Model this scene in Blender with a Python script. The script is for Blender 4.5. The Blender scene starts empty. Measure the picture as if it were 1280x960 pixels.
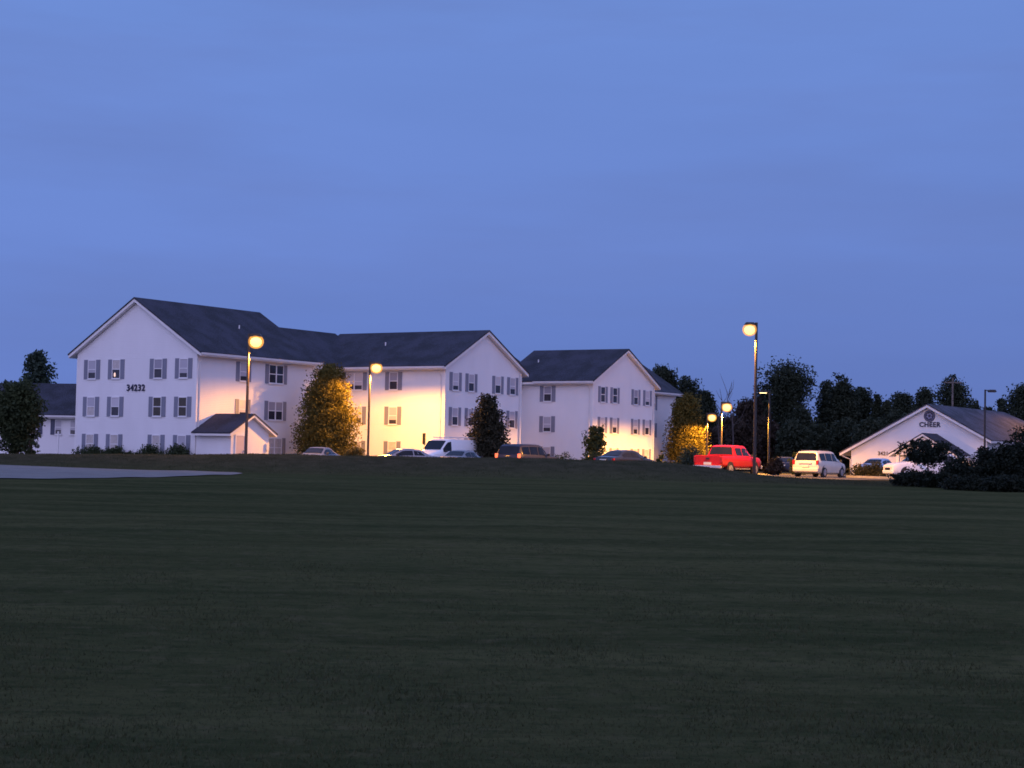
import bpy, bmesh, math, random
import numpy as np
from mathutils import Vector, Matrix, Euler

random.seed(7)
sc = bpy.context.scene
COL = sc.collection
R = math.radians

# ------------------------------------------------------------------ camera
F_PX, PITCH, ROLL, EYE = 2252.7, 0.0424, 0.0206, 1.65
cam_d = bpy.data.cameras.new('camera')
cam_d.sensor_width = 36.0
cam_d.lens = F_PX / 1280.0 * 36.0
cam_d.clip_start = 0.1
cam_d.clip_end = 20000
cam = bpy.data.objects.new('camera', cam_d)
COL.objects.link(cam)
cam.matrix_world = (Matrix.Translation((0, 0, EYE)) @ Matrix.Rotation(math.pi / 2 + PITCH, 4, 'X')
                    @ Matrix.Rotation(ROLL, 4, 'Z'))
sc.camera = cam


def ray(px, py):
    a, b = px - 640.0, py - 480.0
    cr, sr = math.cos(ROLL), math.sin(ROLL)
    u = a * cr + b * sr
    w = -a * sr + b * cr
    c, s = math.cos(PITCH), math.sin(PITCH)
    v = -w / F_PX
    return (u / F_PX, c - v * s, s + v * c)


def at(px, py, Y):
    """survey helper: the point at distance Y seen in direction (px, py) of the 1280x960 photograph"""
    r = ray(px, py)
    k = Y / r[1]
    return Vector((r[0] * k, Y, EYE + r[2] * k))


def X_at(px, Y, py=570):
    return at(px, py, Y).x


# ------------------------------------------------------------------ tags
def tag(o, label=None, cat=None, group=None, kind=None):
    if label: o['label'] = label
    if cat: o['category'] = cat
    if group: o['group'] = group
    if kind: o['kind'] = kind
    return o


def empty(name, loc, rz=0.0):
    o = bpy.data.objects.new(name, None)
    COL.objects.link(o)
    o.location = loc
    o.rotation_euler = (0, 0, rz)
    o.empty_display_size = 0.3
    return o


# ------------------------------------------------------------------ materials
def nodes_of(name):
    m = bpy.data.materials.new(name)
    m.use_nodes = True
    nt = m.node_tree
    return m, nt, nt.nodes['Principled BSDF'], nt.nodes.new, nt.links.new


def mat(name, c, rough=0.6, var=0.15, scale=3.0, metal=0.0, bump=0.0, bscale=30.0, spec=0.5, coat=0.0, c2=None, detail=4.0):
    m, nt, p, N, L = nodes_of(name)
    p.inputs['Roughness'].default_value = rough
    p.inputs['Metallic'].default_value = metal
    p.inputs['Specular IOR Level'].default_value = spec
    if coat:
        p.inputs['Coat Weight'].default_value = coat
        p.inputs['Coat Roughness'].default_value = 0.05
    tc = N('ShaderNodeTexCoord')
    no = N('ShaderNodeTexNoise')
    no.inputs['Scale'].default_value = scale
    no.inputs['Detail'].default_value = detail
    L(tc.outputs['Object'], no.inputs['Vector'])
    mx = N('ShaderNodeMix'); mx.data_type = 'RGBA'
    if c2 is None:
        c2 = tuple(min(1, x * (1 + var)) for x in c[:3])
        c1 = tuple(x * (1 - var) for x in c[:3])
    else:
        c1 = c[:3]
    mx.inputs['A'].default_value = (*c1, 1)
    mx.inputs['B'].default_value = (*c2, 1)
    mr = N('ShaderNodeMapRange')
    mr.inputs['From Min'].default_value = 0.3
    mr.inputs['From Max'].default_value = 0.7
    L(no.outputs['Fac'], mr.inputs['Value'])
    L(mr.outputs['Result'], mx.inputs['Factor'])
    L(mx.outputs['Result'], p.inputs['Base Color'])
    if bump:
        n2 = N('ShaderNodeTexNoise')
        n2.inputs['Scale'].default_value = bscale
        n2.inputs['Detail'].default_value = 3
        L(tc.outputs['Object'], n2.inputs['Vector'])
        b = N('ShaderNodeBump')
        b.inputs['Strength'].default_value = bump
        b.inputs['Distance'].default_value = 0.03
        L(n2.outputs['Fac'], b.inputs['Height'])
        L(b.outputs['Normal'], p.inputs['Normal'])
    return m


def lap_mat(name, c, pitch, rough=0.5, var=0.09, strength=0.6):
    """horizontal laps (siding courses, louvres): sawtooth bump down local Z"""
    m, nt, p, N, L = nodes_of(name)
    p.inputs['Roughness'].default_value = rough
    tc = N('ShaderNodeTexCoord')
    sp = N('ShaderNodeSeparateXYZ')
    L(tc.outputs['Object'], sp.inputs[0])
    d = N('ShaderNodeMath'); d.operation = 'DIVIDE'; d.inputs[1].default_value = pitch
    L(sp.outputs['Z'], d.inputs[0])
    fr = N('ShaderNodeMath'); fr.operation = 'FRACT'
    L(d.outputs[0], fr.inputs[0])
    b = N('ShaderNodeBump'); b.inputs['Strength'].default_value = strength
    b.inputs['Distance'].default_value = pitch * 0.12
    b.invert = True
    L(fr.outputs[0], b.inputs['Height'])
    L(b.outputs['Normal'], p.inputs['Normal'])
    no = N('ShaderNodeTexNoise'); no.inputs['Scale'].default_value = 0.7; no.inputs['Detail'].default_value = 5
    mp = N('ShaderNodeMapping'); mp.inputs['Scale'].default_value = (1, 1, 0.35)
    L(tc.outputs['Object'], mp.inputs['Vector'])
    L(mp.outputs['Vector'], no.inputs['Vector'])
    mx = N('ShaderNodeMix'); mx.data_type = 'RGBA'
    mx.inputs['A'].default_value = (*[x * (1 - var) for x in c], 1)
    mx.inputs['B'].default_value = (*[x * (1 + var) for x in c], 1)
    L(no.outputs['Fac'], mx.inputs['Factor'])
    L(mx.outputs['Result'], p.inputs['Base Color'])
    return m


def emit_mat(name, c, s, base=(0.8, 0.8, 0.8)):
    m, nt, p, N, L = nodes_of(name)
    p.inputs['Base Color'].default_value = (*base, 1)
    p.inputs['Emission Color'].default_value = (*c, 1)
    p.inputs['Emission Strength'].default_value = s
    p.inputs['Roughness'].default_value = 0.3
    return m


def shingle_mat(name, c):
    m, nt, p, N, L = nodes_of(name)
    p.inputs['Roughness'].default_value = 0.85
    tc = N('ShaderNodeTexCoord')
    br = N('ShaderNodeTexNoise'); br.inputs['Scale'].default_value = 9; br.inputs['Detail'].default_value = 6
    L(tc.outputs['Object'], br.inputs['Vector'])
    n2 = N('ShaderNodeTexNoise'); n2.inputs['Scale'].default_value = 0.45; n2.inputs['Detail'].default_value = 4
    mp = N('ShaderNodeMapping'); mp.inputs['Scale'].default_value = (1.5, 1.5, 0.5)
    L(tc.outputs['Object'], mp.inputs['Vector']); L(mp.outputs['Vector'], n2.inputs['Vector'])
    ad = N('ShaderNodeMath'); ad.operation = 'ADD'
    L(br.outputs['Fac'], ad.inputs[0]); L(n2.outputs['Fac'], ad.inputs[1])
    mr = N('ShaderNodeMapRange'); mr.inputs['From Min'].default_value = 0.84; mr.inputs['From Max'].default_value = 1.16
    L(ad.outputs[0], mr.inputs['Value'])
    mx = N('ShaderNodeMix'); mx.data_type = 'RGBA'
    mx.inputs['A'].default_value = (*[x * 0.5 for x in c], 1)
    mx.inputs['B'].default_value = (*[x * 1.7 for x in c], 1)
    L(mr.outputs['Result'], mx.inputs['Factor']); L(mx.outputs['Result'], p.inputs['Base Color'])
    sp = N('ShaderNodeSeparateXYZ'); L(tc.outputs['Object'], sp.inputs[0])
    d = N('ShaderNodeMath'); d.operation = 'DIVIDE'; d.inputs[1].default_value = 0.075
    L(sp.outputs['Z'], d.inputs[0])
    fr = N('ShaderNodeMath'); fr.operation = 'FRACT'; L(d.outputs[0], fr.inputs[0])
    b = N('ShaderNodeBump'); b.inputs['Strength'].default_value = 0.5; b.inputs['Distance'].default_value = 0.012
    b.invert = True
    L(fr.outputs[0], b.inputs['Height']); L(b.outputs['Normal'], p.inputs['Normal'])
    return m


def leaf_mat(name, c1, c2, scale=0.8):
    m, nt, p, N, L = nodes_of(name)
    p.inputs['Roughness'].default_value = 0.7
    p.inputs['Specular IOR Level'].default_value = 0.2
    tc = N('ShaderNodeTexCoord')
    no = N('ShaderNodeTexNoise'); no.inputs['Scale'].default_value = scale; no.inputs['Detail'].default_value = 8
    no.inputs['Roughness'].default_value = 0.75
    L(tc.outputs['Object'], no.inputs['Vector'])
    mr = N('ShaderNodeMapRange'); mr.inputs['From Min'].default_value = 0.32; mr.inputs['From Max'].default_value = 0.68
    L(no.outputs['Fac'], mr.inputs['Value'])
    mx = N('ShaderNodeMix'); mx.data_type = 'RGBA'
    mx.inputs['A'].default_value = (*c1, 1); mx.inputs['B'].default_value = (*c2, 1)
    L(mr.outputs['Result'], mx.inputs['Factor']); L(mx.outputs['Result'], p.inputs['Base Color'])
    tr = N('ShaderNodeBsdfTranslucent')
    L(mx.outputs['Result'], tr.inputs['Color'])
    ms = N('ShaderNodeMixShader'); ms.inputs['Fac'].default_value = 0.22
    L(p.outputs[0], ms.inputs[1]); L(tr.outputs[0], ms.inputs[2])
    L(ms.outputs[0], nt.nodes['Material Output'].inputs['Surface'])
    return m


M = dict(
    siding=lap_mat('vinyl_siding', (0.74, 0.735, 0.76), 0.125),
    trim=mat('white_trim', (0.76, 0.75, 0.76), 0.45, 0.04, 1.5),
    gutter=mat('gutter_white', (0.62, 0.61, 0.63), 0.4, 0.05, 2),
    roof=shingle_mat('asphalt_shingles', (0.020, 0.020, 0.031)),
    roof2=shingle_mat('grey_shingles', (0.045, 0.043, 0.058)),
    shutter=lap_mat('shutter_blue_grey', (0.19, 0.20, 0.26), 0.06, 0.5, 0.1, 1.0),
    shutter_navy=lap_mat('shutter_navy', (0.045, 0.055, 0.11), 0.06, 0.5, 0.1, 1.0),
    frame=mat('window_frame_white', (0.72, 0.72, 0.75), 0.4, 0.03, 2),
    blind=lap_mat('window_blind', (0.42, 0.41, 0.47), 0.05, 0.35, 0.1, 0.5),
    blind2=lap_mat('window_blind_pale', (0.52, 0.50, 0.55), 0.05, 0.35, 0.1, 0.5),
    blind3=lap_mat('window_blind_dim', (0.30, 0.29, 0.35), 0.05, 0.35, 0.1, 0.5),
    curtain=mat('drawn_curtain', (0.5, 0.46, 0.45), 0.6, 0.15, 5),
    glass=mat('dark_window_glass', (0.035, 0.034, 0.045), 0.08, 0.25, 2.0),
    glass_brown=mat('brown_room_glass', (0.045, 0.035, 0.022), 0.12, 0.3, 2.0),
    door=mat('pink_beige_door', (0.60, 0.50, 0.49), 0.45, 0.05, 2),
    sign_blue=mat('dark_blue_lettering', (0.012, 0.014, 0.045), 0.4, 0.1, 4),
    sign_ring=mat('sign_grey', (0.20, 0.22, 0.36), 0.4, 0.1, 4),
    pole=mat('bronze_pole', (0.045, 0.033, 0.028), 0.45, 0.2, 3),
    pole_black=mat('black_pole', (0.012, 0.011, 0.012), 0.4, 0.2, 3),
    concrete=mat('concrete', (0.30, 0.29, 0.27), 0.9, 0.2, 2.5, bump=0.3),
    wood=mat('weathered_pole', (0.13, 0.11, 0.10), 0.9, 0.3, 4),
    bark=mat('bark', (0.05, 0.038, 0.03), 0.95, 0.35, 6, bump=0.6, bscale=14),
    bark_dead=mat('dead_wood', (0.06, 0.05, 0.05), 0.95, 0.3, 6),
    tyre=mat('tyre_rubber', (0.014, 0.014, 0.015), 0.85, 0.2, 8),
    rim=mat('alloy_rim', (0.55, 0.54, 0.54), 0.3, 0.1, 6, metal=0.8),
    chrome=mat('chrome', (0.68, 0.67, 0.66), 0.22, 0.05, 3, metal=0.9),
    black=mat('black_plastic', (0.015, 0.015, 0.016), 0.5, 0.2, 5),
    carglass=mat('car_glass', (0.010, 0.011, 0.016), 0.08, 0.2, 2, spec=0.3),
    red=mat('red_paint', (0.44, 0.007, 0.006), 0.35, 0.05, 2, spec=.3, coat=0.2),
    champagne=mat('silver_beige_paint', (0.66, 0.60, 0.51), 0.36, 0.04, 2, metal=0.15, coat=0.5),
    silver=mat('silver_paint', (0.20, 0.205, 0.225), 0.3, 0.04, 2, metal=0.3, coat=0.5),
    pale=mat('pale_grey_paint', (0.27, 0.275, 0.31), 0.3, 0.04, 2, metal=0.2, coat=0.5),
    white=mat('white_paint', (0.76, 0.76, 0.78), 0.35, 0.04, 1.5, coat=0.4),
    navy=mat('navy_paint', (0.016, 0.022, 0.050), 0.45, 0.08, 2, spec=.25, coat=0.12),
    dark=mat('black_paint', (0.012, 0.012, 0.014), 0.25, 0.08, 2, coat=0.7),
    lightblue=mat('light_blue_paint', (0.42, 0.50, 0.66), 0.3, 0.04, 2, coat=0.5),
    lens_clear=mat('headlamp_clear', (0.75, 0.75, 0.74), 0.12, 0.05, 3),
    lens_red=mat('taillamp_red', (0.30, 0.012, 0.010), 0.2, 0.1, 6),
    lit_red=emit_mat('taillamp_lit', (1.0, 0.16, 0.06), 2.2, (0.3, 0.02, 0.02)),
    lit_plate=emit_mat('plate_reflection_glow', (1.0, 0.62, 0.18), 3.2),  # light reflected by the plate, put in as emission
    plate=mat('plate', (0.6, 0.6, 0.55), 0.5, 0.1, 10),
    lit_door=emit_mat('lit_entrance_glass', (1.0, 0.62, 0.22), 1.6),
    bulb=emit_mat('lamp_bulb', (1.0, 0.58, 0.30), 1.0),
    sodium=emit_mat('sodium_lens', (1.0, 0.60, 0.17), 3.6),
    halo_shell=None,
    sodium_dim=emit_mat('sodium_lens_warming', (1.0, 0.70, 0.30), 4.0),
    orange_block=mat('orange_patch_colour', (0.34, 0.15, 0.085), 0.85, 0.3, 7),
    leafA=leaf_mat('pear_leaves', (0.052, 0.048, 0.013), (0.150, 0.125, 0.028)),
    leafB=leaf_mat('maroon_leaves', (0.020, 0.021, 0.013), (0.044, 0.042, 0.024)),
    leafC=leaf_mat('dark_leaves', (0.018, 0.030, 0.014), (0.055, 0.075, 0.030)),
    leafD=leaf_mat('woodland_leaves', (0.014, 0.022, 0.014), (0.042, 0.055, 0.032), 0.4),
    leafE=leaf_mat('woodland_brown_leaves', (0.024, 0.018, 0.014), (0.060, 0.045, 0.032), 0.4),
    leafK=leaf_mat('blackish_bush_leaves', (0.007, 0.012, 0.008), (0.019, 0.027, 0.016)),  # near-black green leaf colour
    leafY=leaf_mat('yellow_lit_leaves', (0.12, 0.12, 0.020), (0.26, 0.22, 0.035)),  # yellow lamp light put into the leaf colour
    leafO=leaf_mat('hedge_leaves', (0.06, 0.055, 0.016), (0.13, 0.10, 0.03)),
    leafH=leaf_mat('blue_green_leaves', (0.020, 0.036, 0.026), (0.055, 0.085, 0.060)),
    roomcloth=mat('cloth', (0.3, 0.2, 0.15), 0.8, 0.2, 5),
)


def halo_shell_mat():  # see-through glowing shell that paints the halo around a lit lamp
    m, nt, p, N, L = nodes_of('amber_halo_shell')
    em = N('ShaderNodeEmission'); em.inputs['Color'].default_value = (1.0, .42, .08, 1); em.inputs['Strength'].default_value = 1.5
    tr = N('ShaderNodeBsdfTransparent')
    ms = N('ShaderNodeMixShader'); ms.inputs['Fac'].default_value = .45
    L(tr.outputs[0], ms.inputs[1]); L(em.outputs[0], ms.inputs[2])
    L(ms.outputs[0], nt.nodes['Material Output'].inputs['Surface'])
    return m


M['halo_shell'] = halo_shell_mat()


# ------------------------------------------------------------------ mesh builder
class MB:
    def __init__(self):
        self.v, self.f, self.mi = [], [], []

    def quad(self, *p, mi=0):
        n = len(self.v)
        self.v += [tuple(q) for q in p]
        self.f.append(tuple(range(n, n + len(p))))
        self.mi.append(mi)
        return self

    def box(self, x0, x1, y0, y1, z0, z1, mi=0):
        n = len(self.v)
        self.v += [(x0, y0, z0), (x1, y0, z0), (x1, y1, z0), (x0, y1, z0), (x0, y0, z1), (x1, y0, z1), (x1, y1, z1), (x0, y1, z1)]
        for a in ((0, 3, 2, 1), (4, 5, 6, 7), (0, 1, 5, 4), (1, 2, 6, 5), (2, 3, 7, 6), (3, 0, 4, 7)):
            self.f.append(tuple(n + i for i in a)); self.mi.append(mi)
        return self

    def obox(self, O, t, nrm, a0, a1, z0, z1, d0, d1, mi=0):
        """box on a wall: O point on wall, t tangent, nrm outward; spans a along t, z up, d outward"""
        n = len(self.v)
        O, t, nrm = Vector(O), Vector(t), Vector(nrm)
        up = Vector((0, 0, 1))
        for d in (d0, d1):
            for (a, z) in ((a0, z0), (a1, z0), (a1, z1), (a0, z1)):
                self.v.append(tuple(O + t * a + nrm * d + up * z))
        for a in ((0, 1, 2, 3), (4, 7, 6, 5), (0, 4, 5, 1), (1, 5, 6, 2), (2, 6, 7, 3), (3, 7, 4, 0)):
            self.f.append(tuple(n + i for i in a)); self.mi.append(mi)
        return self

    def prism(self, poly, ext):
        """extrude polygon (list of 3d points) by vector ext"""
        n = len(self.v); k = len(poly); e = Vector(ext)
        self.v += [tuple(p) for p in poly] + [tuple(Vector(p) + e) for p in poly]
        self.f.append(tuple(range(n, n + k))); self.f.append(tuple(range(n + 2 * k - 1, n + k - 1, -1)))
        for i in range(k):
            j = (i + 1) % k
            self.f.append((n + i, n + k + i, n + k + j, n + j))
        self.mi += [0] * (k + 2)
        return self

    def tube(self, pts, rad, n=8, cap=True):
        pts = [Vector(p) for p in pts]
        base = len(self.v)
        for i, p in enumerate(pts):
            d = (pts[min(i + 1, len(pts) - 1)] - pts[max(i - 1, 0)]).normalized()
            a = d.orthogonal().normalized(); b = d.cross(a)
            if abs(d.z) > 0.9:
                a = Vector((1, 0, 0)) - d * d.x; a.normalize(); b = d.cross(a)
            r = rad[i] if isinstance(rad, (list, tuple)) else rad
            for k in range(n):
                t = 2 * math.pi * k / n
                self.v.append(tuple(p + a * math.cos(t) * r + b * math.sin(t) * r))
        for i in range(len(pts) - 1):
            for k in range(n):
                k2 = (k + 1) % n
                self.f.append((base + i * n + k, base + i * n + k2, base + (i + 1) * n + k2, base + (i + 1) * n + k)); self.mi.append(0)
        if cap:
            self.f.append(tuple(base + k for k in reversed(range(n)))); self.mi.append(0)
            self.f.append(tuple(base + (len(pts) - 1) * n + k for k in range(n))); self.mi.append(0)
        return self

    def lathe(self, c, prof, n=16, axis='Z'):
        """prof list of (r, h)"""
        base = len(self.v); c = Vector(c)
        for (r, h) in prof:
            for k in range(n):
                t = 2 * math.pi * k / n
                p = (r * math.cos(t), r * math.sin(t), h)
                if axis == 'Y': p = (p[0], p[2], p[1])
                if axis == 'X': p = (p[2], p[0], p[1])
                self.v.append(tuple(c + Vector(p)))
        for i in range(len(prof) - 1):
            for k in range(n):
                k2 = (k + 1) % n
                self.f.append((base + i * n + k, base + i * n + k2, base + (i + 1) * n + k2, base + (i + 1) * n + k)); self.mi.append(0)
        self.f.append(tuple(base + k for k in reversed(range(n)))); self.mi.append(0)
        self.f.append(tuple(base + (len(prof) - 1) * n + k for k in range(n))); self.mi.append(0)
        return self

    def build(self, name, mats, parent=None, smooth=False, recalc=True, label=None, angle=35, bevel=0):
        me = bpy.data.meshes.new(name)
        me.from_pydata(self.v, [], self.f)
        if not isinstance(mats, (list, tuple)): mats = [mats]
        for m in mats: me.materials.append(m)
        if len(mats) > 1:
            me.polygons.foreach_set('material_index', self.mi)
        if recalc:
            bm = bmesh.new(); bm.from_mesh(me)
            bmesh.ops.recalc_face_normals(bm, faces=bm.faces)
            bm.to_mesh(me); bm.free()
        if smooth:
            me.polygons.foreach_set('use_smooth', [True] * len(me.polygons))
            me.set_sharp_from_angle(angle=R(angle))
        me.update()
        o = bpy.data.objects.new(name, me)
        COL.objects.link(o)
        if parent: o.parent = parent
        if label: o['label'] = label
        if bevel:
            b = o.modifiers.new('bevel', 'BEVEL'); b.width = bevel; b.segments = 2; b.limit_method = 'ANGLE'
        return o


def np_mesh(name, verts, faces, m, parent=None, smooth=False):
    """fast mesh from numpy arrays; faces (n,k)"""
    me = bpy.data.meshes.new(name)
    n, k = faces.shape
    me.vertices.add(len(verts)); me.vertices.foreach_set('co', verts.astype(np.float32).ravel())
    me.loops.add(n * k); me.loops.foreach_set('vertex_index', faces.astype(np.int32).ravel())
    me.polygons.add(n); me.polygons.foreach_set('loop_start', np.arange(0, n * k, k, dtype=np.int32))
    if smooth: me.polygons.foreach_set('use_smooth', np.ones(n, dtype=bool))
    me.update(calc_edges=True)
    me.materials.append(m)
    o = bpy.data.objects.new(name, me)
    COL.objects.link(o)
    if parent: o.parent = parent
    return o


def text_mesh(name, txt, size, depth, m, parent, bold=0.0, spacing=1.0):
    cu = bpy.data.curves.new(name, 'FONT')
    cu.body = txt; cu.size = size; cu.extrude = depth; cu.offset = bold; cu.space_character = spacing
    cu.align_x = 'CENTER'; cu.align_y = 'CENTER'; cu.resolution_u = 4
    tmp = bpy.data.objects.new('tmp_text', cu); COL.objects.link(tmp)
    dg = bpy.context.evaluated_depsgraph_get()
    me = bpy.data.meshes.new_from_object(tmp.evaluated_get(dg))
    bpy.data.objects.remove(tmp); bpy.data.curves.remove(cu)
    me.name = name; me.materials.clear(); me.materials.append(m)
    o = bpy.data.objects.new(name, me); COL.objects.link(o); o.parent = parent
    return o


# ------------------------------------------------------------------ terrain
PAV = 0.95
_cx = [-200, -60, -27, -20, -13.5, 0, 6.7, 8.5, 9.7, 11, 12, 13.2, 15.2, 19, 400]
_cz = [1.30, 1.35, 1.46, 1.58, 1.73, 1.79, 1.80, 1.72, 1.60, 1.45, 1.32, 1.17, 1.03, 0.95, 0.95]
_ly = [-4000, 0, 12, 62, 88, 96, 4000]
_lz = [0, 0, 0, 0.60, 0.79, 0.95, 0.95]


def sstep(t):
    t = np.clip(t, 0, 1); return t * t * (3 - 2 * t)


def TZ(x, y):
    x = np.asarray(x, float); y = np.asarray(y, float)
    z = np.interp(y, _ly, _lz)
    amp = np.interp(x, _cx, _cz) - 0.95
    b = np.where(y < 95, sstep((y - 87.5) / 7.5), 1 - sstep((y - 95) / 6.5))
    z = z + amp * b
    w = np.where(y < 99, 1.0, 0.0) * sstep((y - 4) / 10)
    z = z + w * (0.022 * np.sin(x * 0.71 + y * 0.23 + 1.3) * np.sin(y * 0.45 - x * 0.17) + 0.015 * np.sin(x * 1.9 + 0.4) * np.sin(y * 0.9 + x * 0.5))
    return z


def tz(x, y): return float(TZ(x, y))


def lawn_mat():
    m, nt, p, N, L = nodes_of('mown_lawn')
    p.inputs['Roughness'].default_value = 0.9
    p.inputs['Specular IOR Level'].default_value = 0.0
    tc = N('ShaderNodeTexCoord')

    def noise(scale, sx, sy, detail=5, rough=0.6, rot=0.0):
        mp = N('ShaderNodeMapping'); mp.inputs['Scale'].default_value = (sx, sy, 1)
        mp.inputs['Rotation'].default_value = (0, 0, rot)
        L(tc.outputs['Object'], mp.inputs['Vector'])
        n = N('ShaderNodeTexNoise'); n.inputs['Scale'].default_value = scale
        n.inputs['Detail'].default_value = detail; n.inputs['Roughness'].default_value = rough
        L(mp.outputs['Vector'], n.inputs['Vector'])
        return n.outputs['Fac']

    def mr(x, a, b, lo=0.0, hi=1.0):
        q = N('ShaderNodeMapRange'); q.inputs['From Min'].default_value = a; q.inputs['From Max'].default_value = b
        q.inputs['To Min'].default_value = lo; q.inputs['To Max'].default_value = hi
        L(x, q.inputs['Value']); return q.outputs['Result']

    def mix(f, a, b):
        q = N('ShaderNodeMix'); q.data_type = 'RGBA'
        L(f, q.inputs['Factor'])
        for s, c in (('A', a), ('B', b)):
            if isinstance(c, tuple): q.inputs[s].default_value = (*c, 1)
            else: L(c, q.inputs[s])
        return q.outputs['Result']
    patches = mr(noise(0.22, 1, 1, 5, 0.6), 0.36, 0.64)
    c = mix(patches, (0.044, 0.053, 0.021), (0.072, 0.070, 0.028))
    stripes = mr(noise(0.46, 0.13, 1.0, 8, 0.74, 0.12), 0.39, 0.62)         # mowing swaths across the field
    c2 = mix(stripes, (0.022, 0.031, 0.013), (0.084, 0.085, 0.038))
    q = N('ShaderNodeMix'); q.data_type = 'RGBA'; q.inputs['Factor'].default_value = 0.66
    L(c, q.inputs['A']); L(c2, q.inputs['B']); c = q.outputs['Result']
    straw = mr(noise(2.6, 1, 1, 8, 0.75), 0.52, 0.68)
    c = mix(straw, c, (0.080, 0.074, 0.038))
    dark = mr(noise(5.0, 0.8, 1, 8, 0.8), 0.50, 0.66)
    c = mix(dark, c, (0.024, 0.034, 0.014))
    # the unmown bank is drier and browner than the lawn
    sp = N('ShaderNodeSeparateXYZ'); L(tc.outputs['Object'], sp.inputs[0])
    by = mr(sp.outputs['Y'], 86.0, 92.0)
    tuft = mr(noise(1.1, 1, 1, 7, 0.7), 0.35, 0.65)
    cb = mix(tuft, (0.032, 0.032, 0.019), (0.064, 0.057, 0.036))
    c = mix(by, c, cb)
    L(c, p.inputs['Base Color'])
    b = N('ShaderNodeBump'); b.inputs['Strength'].default_value = .7; b.inputs['Distance'].default_value = 0.04
    p.inputs['Sheen Weight'].default_value = .015; p.inputs['Sheen Roughness'].default_value = .5; p.inputs['Sheen Tint'].default_value = (.5, .7, .4, 1)
    L(noise(14, 1, 1, 6, 0.75), b.inputs['Height'])
    L(b.outputs['Normal'], p.inputs['Normal'])
    return m


def grid_sheet(name, xs, ys, zf, m, off=0.0):
    X, Y = np.meshgrid(xs, ys)
    V = np.stack([X.ravel(), Y.ravel(), zf(X, Y).ravel() + off], 1)
    nx, ny = len(xs), len(ys)
    i = (np.arange(ny - 1)[:, None] * nx + np.arange(nx - 1)[None]).ravel()
    return np_mesh(name, V, np.stack([i, i + 1, i + nx + 1, i + nx], 1), m, smooth=True)


LAWN = lawn_mat()
xs = np.unique(np.concatenate([[-4000, -1500, -600, -250, -120], np.arange(-80, 80.1, 1.0), [120, 250, 600, 1500, 4000]]))
ys = np.unique(np.concatenate([[-400, -100, -30, -8], np.arange(0, 84, 1.0), np.arange(84, 104, 0.5), [110, 130, 160, 220, 400, 900, 2000, 5000]]))
tag(grid_sheet('ground', xs, ys, TZ, LAWN), kind='structure')

# car park and paved lot
asphalt = mat('asphalt', (0.060, 0.058, 0.058), 0.85, 0.25, 1.2, bump=0.5, bscale=60)
lotmat = mat('pale_gravel_lot', (0.160, 0.155, 0.142), 0.9, 0.18, 0.8, bump=0.4, bscale=50)
MBp = MB()
MBp.quad((-60, 102.5, PAV + .006), (19.5, 102.5, PAV + .006), (24.5, 112, PAV + .006), (70, 116, PAV + .006), (70, 160, PAV + .006), (30, 166, PAV + .006), (18, 152, PAV + .006), (6, 152, PAV + .006), (0, 136, PAV + .006), (-14, 134, PAV + .006), (-15, 122, PAV + .006), (-60, 122, PAV + .006))
tag(MBp.build('car_park', asphalt, recalc=False), kind='structure')


def poly_sheet(name, poly, m, off, step=0.5):
    """a paved sheet draped on the ground: rows of quads between the polygon's left and right edges"""
    ymin = min(p[1] for p in poly); ymax = max(p[1] for p in poly)
    V, Fc = [], []
    ny = int((ymax - ymin) / step) + 1
    nx = 60
    for j in range(ny + 1):
        y = ymin + (ymax - ymin) * j / ny
        y = min(max(y, ymin + 1e-4), ymax - 1e-4)
        cr = []
        for a, b in zip(poly, poly[1:] + poly[:1]):
            if (a[1] - y) * (b[1] - y) < 0:
                cr.append(a[0] + (b[0] - a[0]) * (y - a[1]) / (b[1] - a[1]))
        x0, x1 = min(cr), max(cr)
        for i in range(nx + 1):
            x = x0 + (x1 - x0) * i / nx
            V.append((x, y, tz(x, y) + off))
    for j in range(ny):
        for i in range(nx):
            a = j * (nx + 1) + i
            Fc.append((a, a + 1, a + nx + 2, a + nx + 1))
    return np_mesh(name, np.array(V), np.array(Fc), m, smooth=True)


tag(poly_sheet('driveway', [(-60, 46), (-26, 56), (-18.2, 64.2), (-15.2, 69), (-13.2, 77.5), (-12.8, 81), (-12.5, 84.5), (-13.3, 86.8), (-18, 88.2), (-28, 89.5), (-60, 90)], lotmat, 0.03), kind='structure')

# ------------------------------------------------------------------ the apartment building
BO = Vector((-22.4324, 128.1229, 0.9))
BROT = math.atan2(-0.5415, 0.8407)
bld = empty('apartment_building', BO, BROT)
tag(bld, 'long white three-storey apartment building with dark roofs, shuttered windows and the number 34232', 'building')
EZ = 7.97           # eave height above the building's base


def gable_walls(name, x0, x1, y0, y1, axis, rz, ez, parent, m, base=-0.3, rpos=None):
    """pentagon prism: ridge runs along axis"""
    mb = MB()
    if axis == 'Y':
        xm = (x0 + x1) / 2 if rpos is None else rpos
        mb.prism([(x0, y0, base), (x1, y0, base), (x1, y0, ez), (xm, y0, rz), (x0, y0, ez)], (0, y1 - y0, 0))
    else:
        ym = (y0 + y1) / 2 if rpos is None else rpos
        mb.prism([(x0, y0, base), (x0, y1, base), (x0, y1, ez), (x0, ym, rz), (x0, y0, ez)], (x1 - x0, 0, 0))
    return mb.build(name, m, parent)


def slab(mb, e0, e1, r0, r1, z_e, z_r, th, axis, drop=0.0):
    pass


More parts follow.
